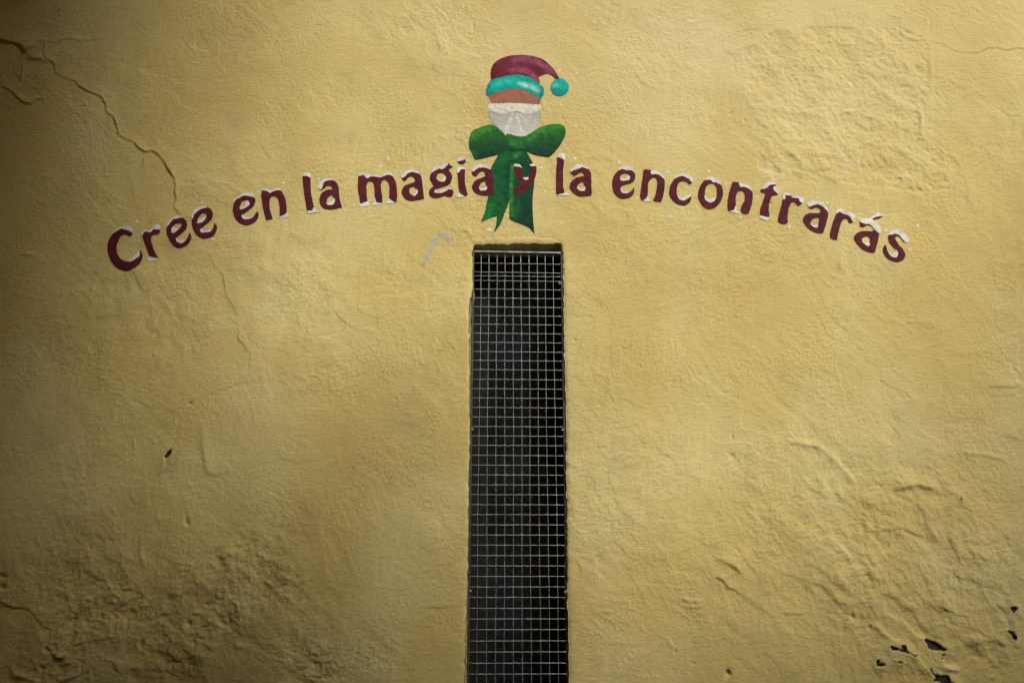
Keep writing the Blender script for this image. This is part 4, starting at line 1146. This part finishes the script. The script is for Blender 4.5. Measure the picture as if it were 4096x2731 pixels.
gtl, gtr = G(1893, 1008), G(2246, 1014)
gbl, gbr = G(1871, 2731), G(2272, 2731)
zb = WIN_Z0 + 0.02
gbl2 = gtl + (gbl - gtl) * ((gtl.z - zb) / (gtl.z - gbl.z))
gbr2 = gtr + (gbr - gtr) * ((gtr.z - zb) / (gtr.z - gbr.z))
guard = empty("wire_mesh_guard", ((gbl2.x + gbr2.x) / 2, GY, zb))
tag(guard, "galvanised welded wire mesh guard in a thin steel frame, screwed into the tall window opening", "window guard")


def bar(name, a, b_, wx, wy, mat, parent):
    """square-section bar from a to b"""
    d = (b_ - a).normalized()
    s = Vector((d.z, 0, -d.x))
    n = Vector((0, 1, 0))
    vs = []
    for p in (a, b_):
        for q in ((-1, -1), (1, -1), (1, 1), (-1, 1)):
            vs.append(p + s * (wx / 2 * q[0]) + n * (wy / 2 * q[1]))
    fs = [(0, 1, 2, 3), (7, 6, 5, 4), (0, 4, 5, 1), (1, 5, 6, 2), (2, 6, 7, 3), (3, 7, 4, 0)]
    o = mesh_obj(name, vs, fs, mat, parent)
    m = o.modifiers.new("bevel", 'BEVEL')
    m.width = 0.002
    m.segments = 2
    return o


bar("frame_bar", gtl, gbl2, 0.011, 0.026, M["steel"], guard)
bar("frame_bar", gtr, gbr2, 0.011, 0.026, M["steel"], guard)
bar("frame_bar", gtl + Vector((0.006, 0, 0.0)), gtr + Vector((-0.006, 0, 0.0)), 0.010, 0.026, M["topbar"], guard)
bar("frame_bar", gbl2 + Vector((0.006, 0, 0.006)), gbr2 + Vector((-0.006, 0, 0.006)), 0.012, 0.026, M["steel"], guard)
vt = [1924.5, 1955.3, 1987.8, 2020.3, 2052.5, 2084.3, 2115.8, 2148.0, 2179.1, 2212.0]
vb = [1905.9, 1944.2, 1980.8, 2016.9, 2054.1, 2090.8, 2124.9, 2162.5, 2199.2, 2235.2]
rw = random.Random(5)
for k in range(10):
    a, b_ = G(vt[k], 1012, GY - 0.002), G(vb[k], 2731, GY - 0.002)
    b_ = a + (b_ - a) * ((a.z - zb - 0.01) / (a.z - b_.z))
    pts = []
    for i in range(45):
        t = i / 44
        q = a + (b_ - a) * t
        pts.append(q + Vector((rw.uniform(-1, 1) * 0.0010 + 0.0016 * math.sin(t * 9 + k), rw.uniform(-1, 1) * 0.0006, 0)))
    v, f = tube_data(pts, 0.00095, 6)
    mesh_obj("vertical_wire", v, f, M["galv"], guard, True)
hy = [1052.4, 1087.6, 1102.8, 1121.4, 1155.9, 1191, 1226.2, 1261.3, 1296.1, 1332.0, 1368.3, 1405.5, 1440.9, 1477.2, 1516.1, 1553.4, 1590.7, 1628.7,
      1666.6, 1704.8, 1742.5, 1780.4, 1820.4, 1859.3, 1898.2, 1937.7, 1977.2, 2017.4, 2056.9, 2097.7, 2138.5, 2179.3, 2220.8, 2262, 2304.3, 2346.4,
      2388.2, 2431.8, 2474.5, 2517.3, 2562.5, 2606.5, 2651.1, 2694.8, 2739, 2783, 2827, 2871, 2915, 2960, 3006, 3052]
for y in hy:
    t = (y - 1052) / 1643
    dyr = 5.0 * (1 - t) - 1.5 * t
    u = (y - 1008) / (2731 - 1008)
    a = G(1893 + (1871 - 1893) * u + 3, y, GY - 0.0056)
    b_ = G(2246 + (2272 - 2246) * u - 3, y + dyr, GY - 0.0056)
    if a.z < zb + 0.02:
        continue
    pts = []
    for i in range(34):
        s = i / 33
        q = a + (b_ - a) * s
        ph = s * 11 * 2 * math.pi
        pts.append(q + Vector((0, 0.0005 * math.sin(ph), 0.0009 * math.sin(ph + y) + rw.uniform(-1, 1) * 0.0005)))
    v, f = tube_data(pts, 0.00135, 6)
    mesh_obj("horizontal_wire", v, f, M["galv"], guard, True)
for (sx, sy) in ((2240, 1133), (1889, 1716), (2252, 1718), (1881, 2363), (2261, 2366)):
    c = G(sx, sy, GY - 0.013)
    vs, fs = [], []
    prof = ((0.0, -0.0048), (0.004, -0.0042), (0.0066, -0.0022), (0.0072, 0.0), (0.0072, 0.003))
    nseg = 12
    for (r, yy) in prof[1:]:
        for j in range(nseg):
            an = 2 * math.pi * j / nseg
            vs.append(c + Vector((r * math.cos(an), yy, r * math.sin(an))))
    vs.append(c + Vector((0, prof[0][1] + 0.0022, 0)))          # driver recess
    for j in range(nseg):
        fs.append((len(vs) - 1, j, (j + 1) % nseg))
    for i in range(3):
        for j in range(nseg):
            fs.append((i * nseg + j, (i + 1) * nseg + j, (i + 1) * nseg + (j + 1) % nseg, i * nseg + (j + 1) % nseg))
    mesh_obj("screw", vs, fs, M["screw"], guard, False)

# ------------------------------------------------------------------ glazed window behind the guard, dark room
WY = 0.225
x0, x1 = XS[cL] - 0.03, XS[cR] + 0.03
ztop = zt + 0.03
win = empty("glazed_window", ((x0 + x1) / 2, WY, WIN_Z0))
tag(win, "tall narrow dark framed window reflecting the street, set behind the wire mesh", "window")
sl0, sl1 = P(1920, 1700, WY)[0], P(1949, 1700, WY)[0]
sr0, sr1 = P(2190, 1700, WY)[0], P(2219, 1700, WY)[0]
box("outer_frame", x0, sl0 - 0.004, WY, WY + 0.05, WIN_Z0, ztop, M["darkwood"], win)
box("outer_frame", sr1 + 0.004, x1, WY, WY + 0.05, WIN_Z0, ztop, M["darkwood"], win)
box("stile", sl0, sl1, WY - 0.012, WY + 0.045, WIN_Z0 + 0.01, ztop - 0.045, M["darkwood"], win, 0.004)
box("stile", sr0, sr1, WY - 0.012, WY + 0.045, WIN_Z0 + 0.01, ztop - 0.045, M["darkwood"], win, 0.004)
box("top_rail", sl0 - 0.002, sr1 + 0.002, WY - 0.010, WY + 0.044, ztop - 0.045, ztop, M["darkwood"], win, 0.004)
box("bottom_rail", sl1 + 0.001, sr0 - 0.001, WY - 0.010, WY + 0.044, WIN_Z0, WIN_Z0 + 0.07, M["darkwood"], win, 0.004)
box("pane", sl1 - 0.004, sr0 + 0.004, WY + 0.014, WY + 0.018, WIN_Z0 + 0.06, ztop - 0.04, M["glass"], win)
# room behind: five faces, open towards the window
rx0, rx1, ry0, ry1, rz0, rz1 = -1.6, 1.6, 0.31, 3.2, 0.0, 3.6
room_v, room_f = box_data(rx0, rx1, ry0, ry1, rz0, rz1)
room_f = [f for f in room_f if f != (0, 1, 5, 4)]
room = mesh_obj("room_interior", room_v, room_f, M["room"])
tag(room, kind="structure")
ring_v = [(rx0, ry0, rz0), (rx1, ry0, rz0), (rx1, ry0, rz1), (rx0, ry0, rz1), (x0, ry0, WIN_Z0), (x1, ry0, WIN_Z0), (x1, ry0, ztop), (x0, ry0, ztop)]
ring_f = [(0, 1, 5, 4), (1, 2, 6, 5), (2, 3, 7, 6), (3, 0, 4, 7)]
inner = mesh_obj("inner_wall", ring_v, ring_f, M["room"])
tag(inner, kind="structure")

# ------------------------------------------------------------------ the street: paving and the houses opposite (seen in the glass, heights and gaps shaped to shade the wall)
g = mesh_obj("pavement", [(-60, -60, 0), (60, -60, 0), (60, 60, 0), (-60, 60, 0)], [(0, 1, 2, 3)], M["pavement"])
tag(g, kind="structure")


def house(label, x0, x1, yf, depth, height, mat, bays, floors, rail=True):
    r = empty("town_house", ((x0 + x1) / 2, yf, 0))
    tag(r, label, "house")
    box("wall", x0, x1, yf - depth, yf, 0, height, mat, r)
    box("roof", x0 - 0.3, x1 + 0.3, yf - depth - 0.3, yf + 0.45, height, height + 0.18, M["tile"], r)
    wbay = (x1 - x0) / bays
    for fl in range(floors):
        zf = fl * 3.2
        for b_ in range(bays):
            cx = x0 + wbay * (b_ + 0.5)
            wz0, wz1 = zf + 0.5, zf + 2.7
            fr = box("window", cx - 0.6, cx + 0.6, yf, yf + 0.06, wz0, wz1, M["shutter"], r)
            box("pane", cx - 0.5, cx - 0.03, yf + 0.06, yf + 0.07, wz0 + 0.1, wz1 - 0.1, M["glass"], fr)
            box("pane", cx + 0.03, cx + 0.5, yf + 0.06, yf + 0.07, wz0 + 0.1, wz1 - 0.1, M["glass"], fr)
            if fl > 0 and rail:
                bal = box("balcony", cx - 0.95, cx + 0.95, yf + 0.001, yf + 0.75, zf + 0.25, zf + 0.37, mat, r)
                box("rail", cx - 0.93, cx + 0.93, yf + 0.70, yf + 0.73, zf + 1.30, zf + 1.34, M["iron"], bal)
                for k in range(12):
                    xx = cx - 0.9 + 1.8 * k / 11
                    box("baluster", xx - 0.01, xx + 0.01, yf + 0.705, yf + 0.725, zf + 0.37, zf + 1.30, M["iron"], bal)
    return r


house("tall brown town house with balconies right across the street", -16.0, 2.92, -6.0, 8, 17.0, M["render2"], 6, 4)
house("added mid-height brown town house between the tall house and the low pale one", 2.97, 4.3, -6.05, 8, 7.3, M["render2"], 1, 2)  # unseen block, added to shade the lower left of the ochre wall
house("low pale town house with a tiled roof across the street", 4.35, 11.9, -6.2, 8, 6.35, M["render"], 3, 1)
house("added tall pale town house at the far right end of the street", 11.95, 24.0, -6.1, 8, 12.5, M["render"], 4, 3)  # unseen, added as a blocker to dim the right edge of the ochre wall
side = box("shade_wall", -4.1, -3.46, -5.95, -0.06, 0.0, 9.5, M["render2"])  # out of view, put in to keep sky light off the left end
tag(side, "dark brown rendered wall added to shade the ochre wall at its left end", "wall")
box("shade_eave", WX0, WX1, -1.1, 0.30, WZ1 + 0.004, WZ1 + 0.16, M["darkwood"], wall)  # unseen overhang added to cut the sky light falling on the wall
